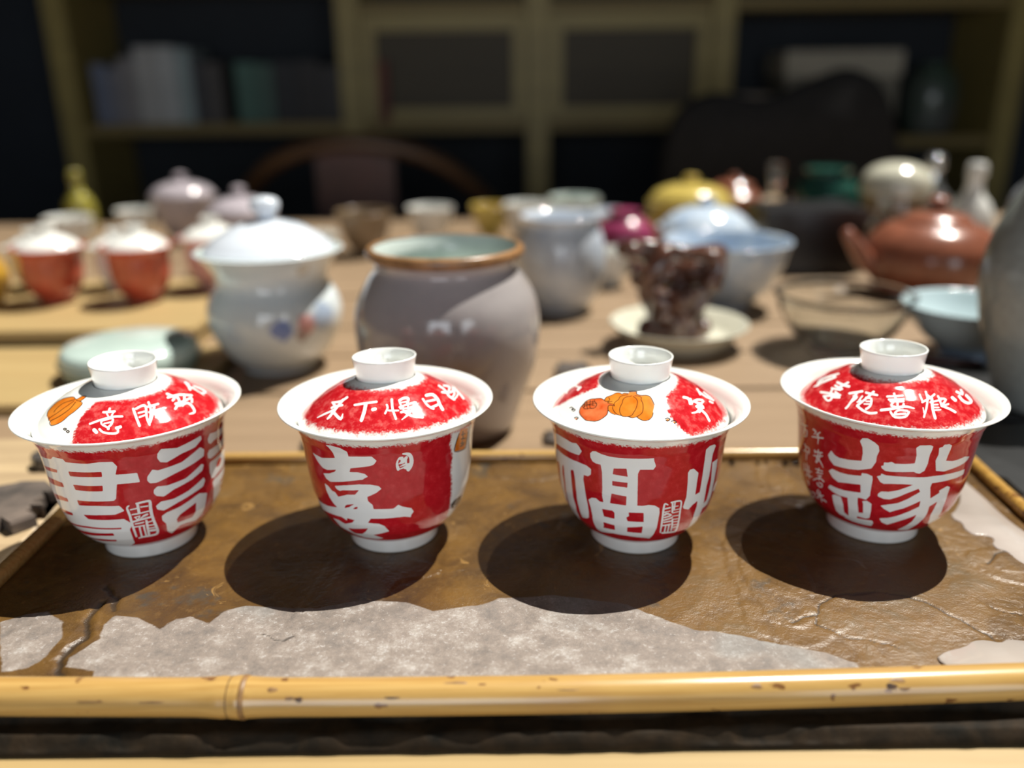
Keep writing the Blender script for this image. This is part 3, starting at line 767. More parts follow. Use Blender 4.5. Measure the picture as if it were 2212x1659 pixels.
        '7,564,2933,615,2933,649,2933,676,2931,698,2925,715,2914,725,2903,728,2883,729,2861,726,2846,724,2843,721,2843,714,2846,708,2850,706,2866,709,2887,711,'
        '2906,710,2914,708,2916,707,2918,700,2920,682,2920,656,2920,622,2923,572,2929,511,2932,457,2938,413,2944,374,2944,347,2942,336,2935,334,2919,337,2888,3'
        '41,2852,347,2826,351,2823,347,2823,337,2827,328 w+2852,711,2859,608,2862,601,2867,596,2872,598,2873,603,2865,707,2862,714,2858,717,2853,716 w+2810,646'
        ',2848,654,2850,656,2850,662,2847,667,2844,669,2807,661,2804,658,2805,653,2807,648 w+2808,612,2851,619,2852,621,2852,624,2850,628,2848,629,2805,623,280'
        '4,621,2804,617,2805,613 w+2817,574,2839,600,2839,602,2839,606,2837,609,2835,609,2807,597,2805,591,2807,581,2812,574 w+2816,544,2834,550,2857,557,2871,'
        '570,2855,591,2833,602,2818,608,2815,607,2813,602,2815,596,2818,592,2833,586,2854,576,2860,577,2851,574,2829,567,2811,561,2809,557,2810,551,2813,546 w+'
        '2815,512,2879,530,2881,533,2880,539,2877,545,2873,547,2810,528,2808,525,2809,519,2812,513 w+2817,486,2874,490,2876,493,2876,499,2873,505,2869,507,2814'
        ',503,2811,501,2811,494,2814,489 w+2817,445,2875,449,2877,451,2877,457,2874,464,2870,466,2814,462,2811,459,2811,453,2814,447 w+2832,444,2840,347,2843,3'
        '39,2849,333,2853,332,2855,338,2844,437,2842,444,2838,448,2834,449 w+2856,455,2868,349,2871,341,2877,335,2882,334,2883,340,2869,448,2867,455,2863,459,2'
        '858,459 w+2873,516,2894,362,2898,352,2904,345,2910,345,2910,352,2887,510,2884,516,2879,521,2875,521 w+2871,707,2872,641,2874,636,2878,633,2881,633,288'
        '3,637,2881,703,2879,708,2876,711,2872,711 w+2866,663,2906,660,2908,661,2908,664,2907,668,2904,669,2864,672,2862,671,2862,668,2864,665 w+2870,622,2916,'
        '625,2917,626,2917,629,2916,633,2913,634,2868,631,2866,630,2866,627,2868,624 w+2869,592,2917,594,2919,595,2919,599,2917,603,2914,604,2866,602,2864,601,'
        '2865,597,2866,594 w+2875,550,2923,548,2924,549,2924,553,2922,556,2920,558,2872,560,2871,559,2871,555,2872,552 w+2880,512,2928,505,2929,507,2929,510,29'
        '27,514,2925,516,2878,522,2876,521,2877,517,2878,513 w+2886,478,2931,472,2933,473,2933,476,2931,480,2928,482,2883,488,2882,487,2882,483,2884,479 w+2886'
        ',440,2934,432,2935,434,2934,439,2932,443,2930,445,2884,451,2882,450,2882,446,2884,442 w+2898,394,2940,393,2941,395,2940,401,2937,406,2934,408,2893,408'
        ',2892,406,2893,401,2896,396'
    ),
    '4b': (
        'w+2318,1192,2330,1227,2333,1230,2362,1240,2364,1239,2401,1208,2403,1206,2426,1177,2427,1173,2434,1128,2434,1123,2425,1073,2424,1068,2424,1010,2423,100'
        '6,2404,941,2402,937,2387,927,2384,925,2325,892,2322,891,2261,876,2258,876,2211,868,2207,868,2157,863,2154,865,2120,907,2118,911,2107,945,2108,949,2129'
        ',1001,2131,1002,2158,970,2161,968,2190,959,2193,959,2245,966,2248,966,2336,991,2338,994,2340,1065,2340,1070,2335,1128,2334,1133,2318,1187 w+2120,787,2'
        '143,817,2146,819,2197,812,2200,811,2262,816,2265,817,2345,838,2347,841,2347,866,2349,869,2377,872,2380,872,2412,859,2414,856,2417,830,2418,825,2416,75'
        '9,2416,753,2414,651,2413,646,2393,598,2391,596,2365,602,2362,602,2339,600,2337,597,2339,528,2340,523,2349,420,2351,417,2380,428,2382,432,2377,538,2376'
        ',544,2370,569,2371,572,2397,586,2400,586,2429,563,2431,559,2434,483,2434,477,2429,377,2427,372,2404,354,2400,353,2339,359,2337,355,2334,304,2331,298,2'
        '259,280,2254,280,2190,297,2187,300,2162,333,2160,338,2155,416,2155,422,2147,524,2148,529,2168,548,2172,550,2217,547,2219,544,2234,469,2235,464,2234,35'
        '8,2235,353,2268,322,2269,325,2275,447,2274,453,2267,562,2265,565,2202,558,2198,559,2153,573,2150,575,2116,598,2116,602,2130,636,2133,639,2180,633,2183'
        ',633,2248,637,2252,638,2352,660,2354,663,2348,743,2346,746,2269,727,2266,726,2195,704,2192,704,2152,729,2149,732,2119,783 w+2226,275,2303,337,2312,338'
        ',2337,327,2346,326,2447,340,2454,333,2460,317,2461,300,2454,247,2448,234,2391,231,2381,231,2291,238,2282,241,2224,268 w+1962,1125,1971,1122,1981,1119,'
        '1986,1116,1983,1109,1975,1095,1969,1084,1968,1081,1970,1078,1973,1079,1976,1082,1983,1092,1995,1108,2002,1127,1995,1139,1985,1144,1977,1148,1970,1146,'
        '1963,1139,1960,1130 w+2002,1088,2039,1139,2041,1144,2040,1148,2036,1149,2032,1146,1994,1095,1992,1089,1993,1085,1998,1084 w+1952,1041,1968,1048,1990,1'
        '056,2010,1065,2030,1073,2048,1081,2060,1086,2064,1090,2066,1097,2066,1102,2062,1103,2049,1097,2031,1089,2011,1081,1992,1073,1970,1064,1954,1058,1949,1'
        '053,1946,1046,1947,1041 w+2005,1114,2006,1101,2008,1084,2010,1066,2011,1044,2010,1019,2010,1002,2011,1001,2012,1001,2014,1002,2015,1004,2018,1023,2021'
        ',1048,2023,1073,2022,1093,2020,1111,2018,1124,2016,1126,2011,1124,2007,1119 w+1976,919,1984,895,1987,893,1992,895,1996,901,1997,906,1990,931,1987,933,'
        '1982,930,1977,925 w+1992,908,2057,932,2060,935,2062,941,2062,945,2059,946,1994,922,1990,918,1988,913,1989,908 w+2014,947,2014,929,2012,905,2010,881,20'
        '05,853,1998,826,1993,806,1994,802,1998,802,2003,805,2005,809,2010,829,2017,857,2022,885,2024,911,2025,935,2026,953,2024,956,2020,955,2016,952 w+1973,8'
        '58,1989,863,2009,869,2028,877,2043,887,2055,897,2063,904,2066,908,2066,913,2064,915,2060,914,2052,908,2041,898,2028,890,2012,883,1992,877,1976,872,197'
        '2,869,1969,863,1970,858 w+2033,919,2031,900,2028,873,2024,851,2016,833,2008,818,2001,807,2000,802,2002,799,2006,799,2010,803,2017,814,2026,831,2035,85'
        '2,2039,877,2042,904,2044,924,2043,927,2039,927,2035,924 w+2000,856,2010,850,2024,843,2037,833,2049,818,2061,801,2069,788,2070,788,2072,789,2074,792,20'
        '74,794,2067,808,2057,828,2046,845,2033,857,2019,865,2009,870,2005,869,2000,865,1998,859 w+1995,727,2065,742,2068,745,2070,750,2070,754,2068,755,1999,7'
        '41,1995,738,1992,732,1992,728 w+2026,760,2013,698,2014,695,2017,694,2022,697,2024,702,2037,763,2036,767,2033,767,2029,764 w+2005,692,2065,716,2069,719'
        ',2071,724,2070,728,2067,729,2007,706,2003,702,2001,697,2001,693 w+2017,667,2054,682,2057,685,2059,690,2059,694,2056,695,2019,680,2016,676,2013,671,201'
        '4,667 w+1970,589,1992,611,2017,636,2036,650,2050,650,2064,641,2074,635,2077,635,2081,639,2083,645,2082,649,2072,656,2058,665,2038,665,2014,647,1987,62'
        '1,1966,600,1962,593,1961,587,1964,586 w+2038,687,2025,632,2026,628,2029,628,2033,630,2036,635,2048,690,2048,693,2044,694,2040,691 w+2001,578,2003,571,'
        '2007,562,2013,555,2024,551,2037,550,2052,556,2063,576,2067,596,2066,611,2055,614,2042,612,2032,611,2028,608,2025,601,2024,595,2027,594,2036,596,2048,5'
        '98,2055,597,2055,588,2051,574,2049,568,2045,567,2034,569,2025,572,2020,578,2017,586,2015,592,2012,594,2007,590,2002,583 w+2007,510,2001,498,1991,480,1'
        '986,462,1990,450,1999,441,2003,434,2007,435,2014,441,2017,447,2017,451,2011,457,2003,465,2000,473,2003,483,2011,497,2017,508,2018,514,2016,516,2012,51'
        '4 w+1955,364,1978,388,2005,417,2025,438,2038,448,2050,454,2058,459,2063,463,2065,470,2064,475,2061,475,2053,471,2040,463,2024,451,2003,430,1975,400,19'
        '52,376,1944,366,1942,359,1947,358 w+2017,489,2019,474,2021,455,2023,434,2019,406,2016,380,2013,361,2015,358,2022,362,2029,371,2033,379,2035,397,2038,4'
        '24,2038,448,2036,468,2033,487,2031,501,2029,503,2023,500,2018,494 w+2042,402,2072,389,2076,391,2082,398,2086,407,2085,411,2057,426,2052,423,2046,416,2'
        '042,407 w+2000,399,1988,407,1984,405,1978,399,1974,392,1973,388,1986,381,1990,383,1996,389,2000,395 w+1787,1086,1891,1118,1896,1121,1901,1127,1902,113'
        '2,1899,1133,1800,1104,1791,1099,1783,1091,1781,1086 w+1848,1101,1837,1010,1839,1008,1845,1010,1851,1015,1853,1019,1865,1111,1864,1113,1858,1111,1852,1'
        '106 w+1853,1059,1863,1064,1874,1068,1879,1066,1880,1048,1877,1022,1872,1005,1871,1005,1861,1004,1851,1004,1845,1001,1839,995,1837,990,1840,988,1850,98'
        '9,1866,991,1886,1007,1892,1030,1896,1057,1894,1077,1883,1083,1867,1077,1857,1073,1851,1068,1847,1063,1848,1059 w+1843,907,1852,902,1862,894,1868,885,1'
        '864,870,1856,851,1849,837,1849,833,1854,833,1861,837,1866,842,1872,856,1880,877,1884,896,1878,908,1868,917,1859,922,1855,922,1848,917,1843,911 w+1833,'
        '830,1921,861,1926,864,1929,868,1929,872,1926,873,1839,843,1833,840,1829,834,1829,830 w+1863,891,1881,896,1901,900,1913,898,1914,881,1909,856,1905,837,'
        '1907,835,1911,835,1916,839,1918,843,1922,862,1927,888,1925,908,1909,913,1887,909,1870,904,1865,901,1861,896,1860,892 w+1879,853,1875,758,1876,756,1882'
        ',758,1887,763,1890,767,1893,861,1891,863,1886,862,1881,857 w+1833,692,1832,610,1835,609,1842,612,1848,618,1851,623,1852,704,1849,705,1843,702,1836,697'
        ' w+1877,719,1878,598,1880,597,1886,599,1893,605,1895,610,1892,729,1890,731,1885,729,1879,724 w+1845,627,1947,664,1951,667,1954,672,1954,676,1952,677,1'
        '852,642,1846,638,1841,631,1841,627 w+1904,709,1910,577,1912,575,1918,578,1924,584,1926,589,1918,719,1915,720,1910,718,1906,713 w+1856,572,1953,614,195'
        '7,617,1960,622,1960,626,1957,627,1866,589,1859,584,1853,577,1852,572 w+1865,517,1879,512,1883,513,1889,519,1894,524,1894,528,1880,533,1876,532,1869,52'
        '6,1864,520 w+1896,492,1894,526,1892,527,1886,524,1880,518,1878,513,1879,479,1882,478,1888,482,1894,487 w+1816,382,1829,314,1837,317,1853,328,1867,340,'
        '1871,348,1860,419,1854,417,1840,406,1823,392 w+1891,401,1914,409,1939,415,1949,413,1941,396,1920,367,1904,349,1899,348,1889,348,1881,348,1872,344,1859'
        ',332,1847,320,1846,315,1857,317,1874,319,1904,338,1933,370,1958,405,1969,432,1956,438,1933,433,1913,427,1905,422,1895,412,1889,403 w+2458,977,2470,985'
        ',2471,989,2470,1014,2472,1017,2490,1019,2493,1020,2512,1031,2515,1031,2533,1018,2536,1017,2592,1022,2595,1022,2648,1033,2650,1036,2650,1106,2650,1112,'
        '2642,1163,2641,1169,2637,1191,2637,1196,2652,1222,2654,1224,2713,1227,2716,1226,2733,1213,2735,1209,2735,1175,2735,1170,2730,1125,2730,1120,2731,1035,'
        '2731,1030,2721,960,2719,956,2694,929,2691,928,2675,933,2671,935,2656,946,2653,947,2588,939,2585,939,2517,931,2514,931,2485,934,2482,936,2463,955,2461,'
        '959,2457,973 w+2778,1191,2796,1198,2798,1200,2803,1222,2805,1224,2834,1225,2838,1223,2859,1206,2861,1202,2862,1164,2862,1159,2855,1046,2857,1043,2908,'
        '1028,2913,1028,2961,1029,2966,1030,3020,1036,3026,1036,3085,1015,3089,1011,3076,984,3073,981,3027,961,3023,960,2926,945,2922,945,2863,933,2859,933,280'
        '1,949,2798,952,2779,1053,2779,1058,2787,1115,2787,1120,2777,1187 w+2441,865,2461,879,2463,883,2464,898,2466,900,2494,889,2497,889,2598,892,2601,892,27'
        '25,890,2728,890,2792,896,2796,896,2893,897,2898,897,2972,895,2977,895,3073,888,3076,885,3079,837,3076,834,3010,828,3005,828,2943,829,2938,829,2858,826'
        ',2854,826,2794,823,2792,820,2788,781,2788,775,2812,657,2814,656,2871,703,2872,708,2867,729,2868,733,2924,764,2929,763,2955,744,2958,740,2958,661,2958,'
        '656,2969,525,2970,518,2999,367,3006,360,3086,317,3096,310,3061,274,3058,270,3002,235,2983,248,2935,290,2922,306,2876,441,2875,447,2881,531,2881,537,28'
        '80,605,2878,606,2829,560,2828,555,2835,482,2835,476,2831,399,2831,392,2812,316,2810,311,2781,201,2777,198,2680,200,2679,202,2704,269,2706,275,2745,365'
        ',2746,371,2751,468,2750,469,2699,426,2696,423,2633,369,2630,366,2569,311,2565,310,2525,335,2521,340,2502,380,2502,386,2505,395,2508,398,2554,414,2557,'
        '416,2613,453,2616,455,2679,506,2682,508,2747,569,2748,573,2744,634,2742,636,2693,595,2690,592,2646,552,2643,550,2597,523,2594,521,2560,494,2557,494,25'
        '16,526,2513,529,2491,556,2491,559,2549,588,2553,589,2598,611,2601,613,2653,659,2656,662,2724,736,2724,740,2710,769,2708,771,2647,727,2644,725,2593,679'
        ',2590,676,2542,643,2539,642,2505,640,2501,640,2465,658,2463,662,2462,678,2462,683,2478,712,2481,715,2527,722,2530,723,2582,749,2585,751,2666,811,2666,'
        '813,2610,816,2607,816,2541,810,2538,810,2489,800,2486,800,2468,811,2465,814,2441,862'
    ),
    '1l': (
        'm+3850,0,3842,15,3835,30,3828,45,3820,60,3782,72,3745,85,3708,98,3670,110,3575,110,3480,110,3385,110,3290,110,3192,112,3095,113,2998,114,2900,116,2840'
        ',118,2780,120,2720,122,2660,124,2640,133,2620,142,2600,151,2580,160,2575,170,2570,180,2565,190,2560,200,2552,228,2545,256,2538,284,2530,312,2534,342,2'
        '538,373,2541,403,2545,434,2549,456,2552,477,2556,498,2560,520,2565,590,2570,660,2575,730,2580,800,2310,800,2040,800,1770,800,1500,800,1500,600,1500,40'
        '0,1500,200,1500,0,2088,0,2675,0,3262,0 o+2133,459,2076,445,2068,442,2023,394,2020,389,2011,340,2013,334,2034,278,2040,271,2121,213,2131,208,2174,188,2'
        '188,185,2261,186,2270,184,2279,134,2286,130,2356,122,2363,124,2373,188,2380,192,2407,197,2416,201,2431,221,2433,227,2421,296,2420,301,2400,350,2398,35'
        '6,2382,420,2380,425,2347,471,2343,475,2307,494,2300,494,2260,474,2250,472,2222,471,2211,470,2144,461 k+2155,461,2134,456,2104,450,2076,442,2056,427,20'
        '41,408,2030,389,2021,371,2017,354,2020,334,2023,315,2030,295,2044,274,2069,250,2100,228,2128,211,2149,199,2165,192,2182,188,2212,188,2247,191,2275,188'
        ',2284,172,2285,151,2292,135,2315,124,2341,118,2352,118,2359,138,2359,167,2358,189,2360,190,2364,192,2368,192,2369,191,2370,170,2371,141,2363,119,2333,'
        '113,2302,120,2279,132,2272,149,2271,170,2263,185,2243,186,2210,183,2175,184,2152,190,2135,198,2113,210,2084,228,2052,251,2026,276,2011,298,2004,319,19'
        '99,340,1997,360,2001,378,2011,395,2024,414,2041,432,2063,447,2094,455,2126,460,2148,465,2151,465,2155,464,2156,463 k+2298,198,2325,194,2358,190,2386,1'
        '91,2405,195,2417,201,2424,214,2426,239,2422,270,2417,297,2411,317,2404,334,2396,352,2390,375,2385,400,2379,422,2368,441,2355,458,2343,472,2329,483,231'
        '6,491,2303,494,2286,491,2269,484,2260,472,2267,455,2284,432,2301,406,2317,374,2333,338,2340,303,2336,268,2325,236,2316,214,2314,212,2310,211,2306,212,'
        '2305,213,2315,235,2326,267,2331,301,2325,336,2309,371,2293,404,2276,430,2259,453,2252,472,2263,486,2284,495,2304,498,2320,495,2334,486,2349,475,2361,4'
        '61,2374,444,2385,424,2392,402,2397,377,2403,354,2411,336,2419,320,2425,300,2430,272,2434,242,2433,216,2424,201,2406,191,2382,186,2351,185,2317,190,229'
        '1,194,2289,195,2291,197,2294,198 k+2234,472,2227,469,2218,464,2213,454,2218,434,2229,408,2239,381,2249,350,2256,318,2259,288,2265,259,2272,233,2277,21'
        '5,2276,214,2273,213,2269,213,2268,213,2263,232,2256,258,2251,287,2247,317,2241,349,2232,380,2221,408,2210,433,2205,454,2211,466,2222,472,2229,475,2232'
        ',475,2234,475,2235,473 k+2182,396,2175,385,2166,371,2161,353,2159,332,2155,309,2161,284,2189,251,2229,220,2258,199,2258,198,2255,197,2251,196,2249,197'
        ',2219,218,2179,250,2150,283,2144,309,2148,333,2151,354,2157,372,2166,387,2173,397,2175,398,2179,398,2181,397 k+2171,452,2234,477,2236,478,2239,477,224'
        '0,476,2239,475,2177,450,2174,449,2172,450,2170,451 k+2452,487,2453,484,2455,480,2456,478,2461,478,2468,480,2470,480,2469,482,2468,486,2466,489,2463,48'
        '8,2457,486,2453,485,2450,485,2449,487,2449,489,2452,491,2457,493,2464,495,2471,496,2476,491,2478,485,2476,477,2468,472,2459,471,2451,471,2447,475,2445'
        ',480,2444,483,2444,485,2447,488,2450,488 k+2489,503,2490,499,2491,495,2493,493,2497,494,2504,496,2506,497,2506,499,2504,503,2502,505,2499,505,2493,502'
        ',2489,501,2486,501,2485,503,2486,506,2488,507,2493,509,2500,512,2507,512,2511,508,2513,502,2512,494,2505,489,2496,486,2489,486,2484,490,2482,495,2481,'
        '499,2482,501,2484,503,2487,504 w+2754,223,2752,247,2755,255,2762,262,2770,262,2774,257,2776,233,2774,225,2766,218,2758,218 w+2718,283,2821,277,2827,27'
        '3,2827,264,2824,255,2817,252,2708,258,2704,262,2705,271,2710,280 w+2742,284,2764,318,2768,321,2773,320,2775,315,2774,310,2752,276,2747,273,2742,274,27'
        '40,278 w+2803,268,2790,305,2791,311,2795,316,2799,318,2803,315,2815,278,2815,272,2811,267,2806,265 w+2646,409,2669,394,2701,375,2732,359,2759,348,2783'
        ',340,2808,336,2838,335,2867,337,2887,339,2892,337,2894,329,2892,321,2887,317,2866,315,2835,312,2803,313,2776,319,2751,328,2723,339,2690,355,2657,375,2'
        '633,390,2631,396,2634,403,2640,409 w+2717,350,2717,363,2718,381,2727,402,2745,418,2765,431,2779,440,2783,441,2786,436,2786,429,2782,423,2769,414,2750,'
        '402,2736,391,2733,381,2733,367,2733,356,2731,350,2725,345,2720,346 w+2736,372,2758,363,2788,351,2806,349,2805,354,2803,374,2799,393,2794,406,2786,416,'
        '2781,423,2779,430,2782,438,2788,443,2793,441,2798,434,2807,422,2815,405,2820,382,2822,355,2809,328,2781,329,2749,341,2726,351,2722,356,2724,365,2730,3'
        '71 w+2752,400,2813,386,2816,383,2816,377,2813,372,2809,370,2747,385,2745,388,2745,393,2748,398 w+2683,470,2706,494,2715,498,2723,492,2725,480,2719,468'
        ',2696,443,2686,439,2678,446,2677,459 w+2722,455,2730,465,2742,479,2757,491,2775,499,2793,504,2810,507,2828,509,2844,508,2857,502,2864,485,2863,467,286'
        '2,455,2859,449,2854,446,2849,449,2848,456,2849,467,2850,479,2849,484,2840,487,2826,488,2809,486,2793,483,2775,479,2760,472,2749,462,2739,450,2731,440,'
        '2726,437,2721,441,2719,448 w+2776,432,2779,449,2783,458,2790,462,2797,459,2799,450,2797,433,2793,424,2785,420,2778,423 w+2846,461,2877,452,2882,446,28'
        '83,434,2879,424,2872,421,2840,430,2835,437,2835,448,2840,458 w+2974,260,2977,287,2980,324,2984,359,2988,396,2991,431,2994,456,2997,463,3003,465,3009,4'
        '60,3011,451,3009,426,3006,390,3003,354,3000,319,2998,281,2996,255,2992,247,2984,245,2976,250 w+3009,274,3029,265,3055,255,3076,250,3085,252,3089,254,3'
        '090,265,3082,297,3070,338,3063,376,3061,412,3062,442,3063,463,3066,469,3071,470,3076,466,3078,458,3078,438,3077,408,3079,377,3087,342,3100,300,3110,26'
        '4,3109,240,3097,227,3079,225,3053,230,3025,241,3005,250,3000,256,2999,266,3003,273 w+3018,324,3075,320,3080,317,3083,310,3082,303,3078,300,3018,305,30'
        '14,308,3012,315,3014,322 w+3016,370,3072,357,3076,354,3078,347,3076,341,3072,340,3015,353,3011,356,3010,363,3012,369 w+3136,216,3133,241,3128,275,3117'
        ',313,3098,361,3077,411,3064,447,3063,455,3067,460,3073,460,3077,455,3091,419,3113,368,3135,318,3148,275,3155,238,3160,212,3158,205,3150,204,3141,208 w'
        '+3098,276,3222,275,3230,272,3236,264,3237,256,3232,252,3102,253,3095,257,3092,265,3093,273 w+3105,342,3210,339,3217,336,3222,327,3223,319,3218,315,310'
        '8,317,3102,321,3098,331,3100,339 w+3166,272,3152,293,3134,321,3117,349,3100,379,3084,408,3073,429,3072,438,3075,446,3082,447,3087,442,3098,422,3115,39'
        '2,3133,362,3150,334,3169,306,3184,285,3187,275,3183,267,3175,266 w+3135,346,3136,362,3137,385,3141,409,3149,432,3158,454,3165,469,3169,472,3175,469,31'
        '80,461,3180,454,3174,439,3165,418,3158,397,3155,377,3155,355,3155,339,3152,334,3145,333,3138,338 w+3135,409,3189,410,3195,408,3199,400,3199,393,3195,3'
        '89,3139,388,3134,391,3131,398,3131,406 w+3190,340,3158,427,3159,434,3163,438,3169,436,3173,431,3206,344,3207,337,3202,333,3195,334 w+3389,200,3400,220'
        ',3413,246,3417,263,3413,264,3395,269,3380,274,3370,280,3366,289,3369,295,3378,296,3394,291,3422,281,3450,258,3448,232,3435,204,3427,183,3419,180,3404,'
        '184,3391,193 w+3359,244,3397,249,3451,258,3500,274,3539,301,3572,333,3598,356,3608,359,3622,357,3632,351,3633,345,3607,320,3574,286,3530,256,3475,238,'
        '3416,228,3376,222,3366,225,3357,232,3354,240 w+3452,256,3443,275,3431,300,3416,318,3385,335,3347,353,3322,367,3315,374,3314,383,3319,388,3327,387,3353'
        ',373,3393,354,3433,331,3462,301,3479,272,3490,252,3489,246,3477,244,3462,248 w+3539,293,3403,371,3398,379,3401,386,3409,388,3418,385,3553,310,3563,303'
        ',3564,295,3553,291 w+3358,340,3383,343,3417,349,3453,355,3494,359,3534,363,3554,367,3549,370,3530,381,3513,391,3509,398,3511,404,3520,406,3530,403,354'
        '7,393,3575,378,3585,356,3552,344,3508,340,3467,336,3431,329,3397,323,3372,319,3364,321,3356,328,3354,336 w+3378,374,3405,376,3441,381,3465,389,3470,40'
        '4,3467,423,3460,442,3452,461,3442,477,3438,483,3427,484,3408,481,3393,478,3390,479,3387,482,3386,485,3388,488,3400,493,3419,501,3443,501,3463,484,3476'
        ',463,3486,442,3495,420,3499,395,3490,373,3458,360,3418,354,3390,352,3381,355,3374,362,3373,370 w+3854,247,3688,302,3685,310,3699,316,3722,318,3741,315'
        ',3930,278,3938,273,3916,261,3881,250 w+3834,270,3708,291,3702,297,3709,303,3726,307,3743,306,3881,294,3894,291,3885,282,3859,273 w+3766,307,3735,449,3'
        '737,451,3742,453,3748,453,3750,451,3811,315,3807,310,3792,305,3775,304 w+3830,334,3837,356,3846,387,3848,414,3840,436,3827,454,3826,460,3824,454,3797,'
        '430,3778,413,3767,409,3753,408,3743,411,3743,415,3761,431,3789,454,3836,476,3874,472,3893,455,3905,433,3905,404,3896,371,3889,347,3878,340,3855,333,38'
        '36,331'
    ),
    '2l': (
        'w+2223,335,2248,325,2280,311,2308,294,2325,271,2336,246,2344,229,2341,222,2329,213,2315,210,2307,213,2300,230,2290,254,2276,275,2250,290,2217,305,2192'
        ',316,2189,322,2198,330,2212,335 w+2272,385,2276,379,2281,370,2292,362,2314,350,2341,339,2361,331,2364,326,2358,316,2348,309,2338,309,2318,317,2291,330'
        ',2266,343,2252,355,2246,365,2242,372,2244,379,2253,386,2265,388 w+2281,254,2287,286,2293,330,2293,369,2294,403,2295,434,2295,458,2296,473,2295,482,229'
        '5,488,2296,494,2302,498,2309,499,2313,497,2316,492,2321,483,2325,468,2326,444,2326,413,2326,379,2328,341,2326,298,2324,265,2317,256,2302,249,2287,248 '
        'w+2235,344,2298,358,2307,357,2310,351,2306,343,2297,337,2231,324,2221,325,2219,332,2224,340 w+2199,517,2214,502,2234,481,2252,461,2269,443,2286,425,23'
        '00,406,2313,381,2323,356,2330,339,2328,332,2320,326,2310,324,2305,327,2298,345,2289,370,2277,393,2263,411,2246,429,2229,448,2215,472,2200,495,2188,512'
        ',2188,515,2192,517,2196,518 w+2284,412,2302,420,2326,432,2350,444,2377,459,2404,474,2431,479,2436,454,2426,428,2418,410,2416,407,2412,406,2409,407,240'
        '9,409,2411,426,2412,447,2411,450,2406,445,2383,433,2357,419,2334,408,2312,396,2294,388,2281,386,2272,392,2274,403 w+2483,310,2505,302,2535,292,2569,28'
        '2,2612,273,2656,265,2688,260,2693,255,2694,245,2689,236,2682,233,2648,238,2601,247,2557,257,2521,267,2489,278,2466,286,2463,292,2467,301,2475,309 w+25'
        '64,271,2569,298,2576,334,2578,366,2578,400,2578,433,2577,456,2581,468,2590,476,2599,476,2603,467,2605,444,2607,410,2608,375,2607,340,2603,303,2599,276'
        ',2592,263,2579,257,2567,260 w+2666,359,2690,350,2696,342,2696,328,2688,316,2678,313,2653,323,2647,332,2649,346,2657,357 w+2775,292,2777,302,2780,314,2'
        '781,326,2775,345,2766,366,2759,382,2759,389,2763,395,2769,397,2773,393,2780,377,2789,355,2797,332,2798,311,2795,294,2792,284,2788,278,2780,278,2775,28'
        '4 w+2826,225,2823,257,2821,301,2821,345,2826,388,2832,430,2836,459,2839,466,2845,467,2851,461,2853,453,2849,424,2844,383,2841,342,2842,301,2846,258,28'
        '50,227,2848,218,2839,214,2830,217 w+2794,367,2875,377,2879,375,2882,369,2882,362,2878,359,2795,348,2791,351,2789,357,2790,364 w+2912,266,2928,259,2949'
        ',250,2967,246,2981,248,2991,253,2994,253,2989,259,2976,275,2966,288,2963,299,2966,308,2974,310,2982,305,2993,292,3009,272,3022,246,3013,226,2996,218,2'
        '974,215,2949,220,2924,230,2907,238,2900,245,2899,257,2904,265 w+2899,265,2902,318,2904,323,2910,324,2915,320,2917,313,2916,260,2913,254,2907,254,2901,'
        '258 w+2918,288,2984,286,2989,283,2992,278,2992,272,2988,270,2920,272,2915,274,2913,280,2914,286 w+2891,343,2917,336,2953,328,2988,322,3018,317,3042,31'
        '5,3048,311,3041,315,3017,334,3000,348,2996,354,2997,361,3001,365,3007,363,3024,350,3049,330,3069,304,3050,293,3022,295,2991,300,2955,306,2917,315,2890'
        ',322,2885,327,2883,334,2886,341 w+2893,360,3001,364,3006,362,3009,356,3009,350,3006,347,2894,344,2890,346,2888,352,2889,358 w+2917,318,2911,376,2912,3'
        '80,2916,382,2921,380,2923,375,2931,318,2930,313,2925,310,2920,313 w+2964,318,2953,375,2954,380,2959,382,2963,380,2966,375,2978,318,2977,312,2973,310,2'
        '967,312 w+2893,403,2917,400,2948,397,2964,398,2961,390,2949,402,2934,417,2916,435,2897,455,2883,469,2882,471,2882,474,2884,477,2886,476,2900,466,2922,'
        '452,2942,438,2959,422,2976,404,2977,375,2952,371,2918,374,2893,377,2887,382,2885,391,2887,400 w+2913,395,2922,411,2936,433,2955,454,2983,471,3014,486,'
        '3035,496,3042,495,3048,487,3050,478,3046,472,3025,461,2994,446,2967,430,2952,412,2939,392,2930,376,2924,373,2916,377,2912,387 w+3133,292,3130,318,3128'
        ',352,3130,382,3139,405,3150,424,3158,436,3164,438,3172,435,3177,427,3178,421,3170,408,3159,391,3152,371,3150,344,3154,311,3159,285,3156,279,3147,279,3'
        '138,285 w+3201,280,3224,282,3253,286,3270,294,3272,311,3267,335,3263,356,3257,370,3249,383,3241,401,3233,427,3226,453,3222,472,3224,479,3234,481,3246,'
        '477,3253,467,3258,449,3266,423,3275,400,3283,385,3294,371,3303,352,3310,327,3319,298,3316,271,3287,256,3251,250,3225,247,3210,251,3197,262,3194,274 w+'
        '3157,341,3250,354,3259,352,3267,345,3270,338,3265,333,3170,319,3161,322,3154,330,3153,338 w+3162,418,3252,412,3262,409,3270,400,3270,392,3263,388,3169'
        ',394,3160,398,3155,407,3156,416 w+3516,241,3512,259,3505,284,3494,307,3474,328,3455,348,3443,362,3443,367,3453,370,3466,370,3475,366,3489,352,3511,332'
        ',3537,309,3552,285,3563,259,3570,241,3563,236,3544,234,3525,236 w+3586,286,3606,303,3629,325,3632,336,3580,336,3499,340,3441,360,3428,392,3433,423,343'
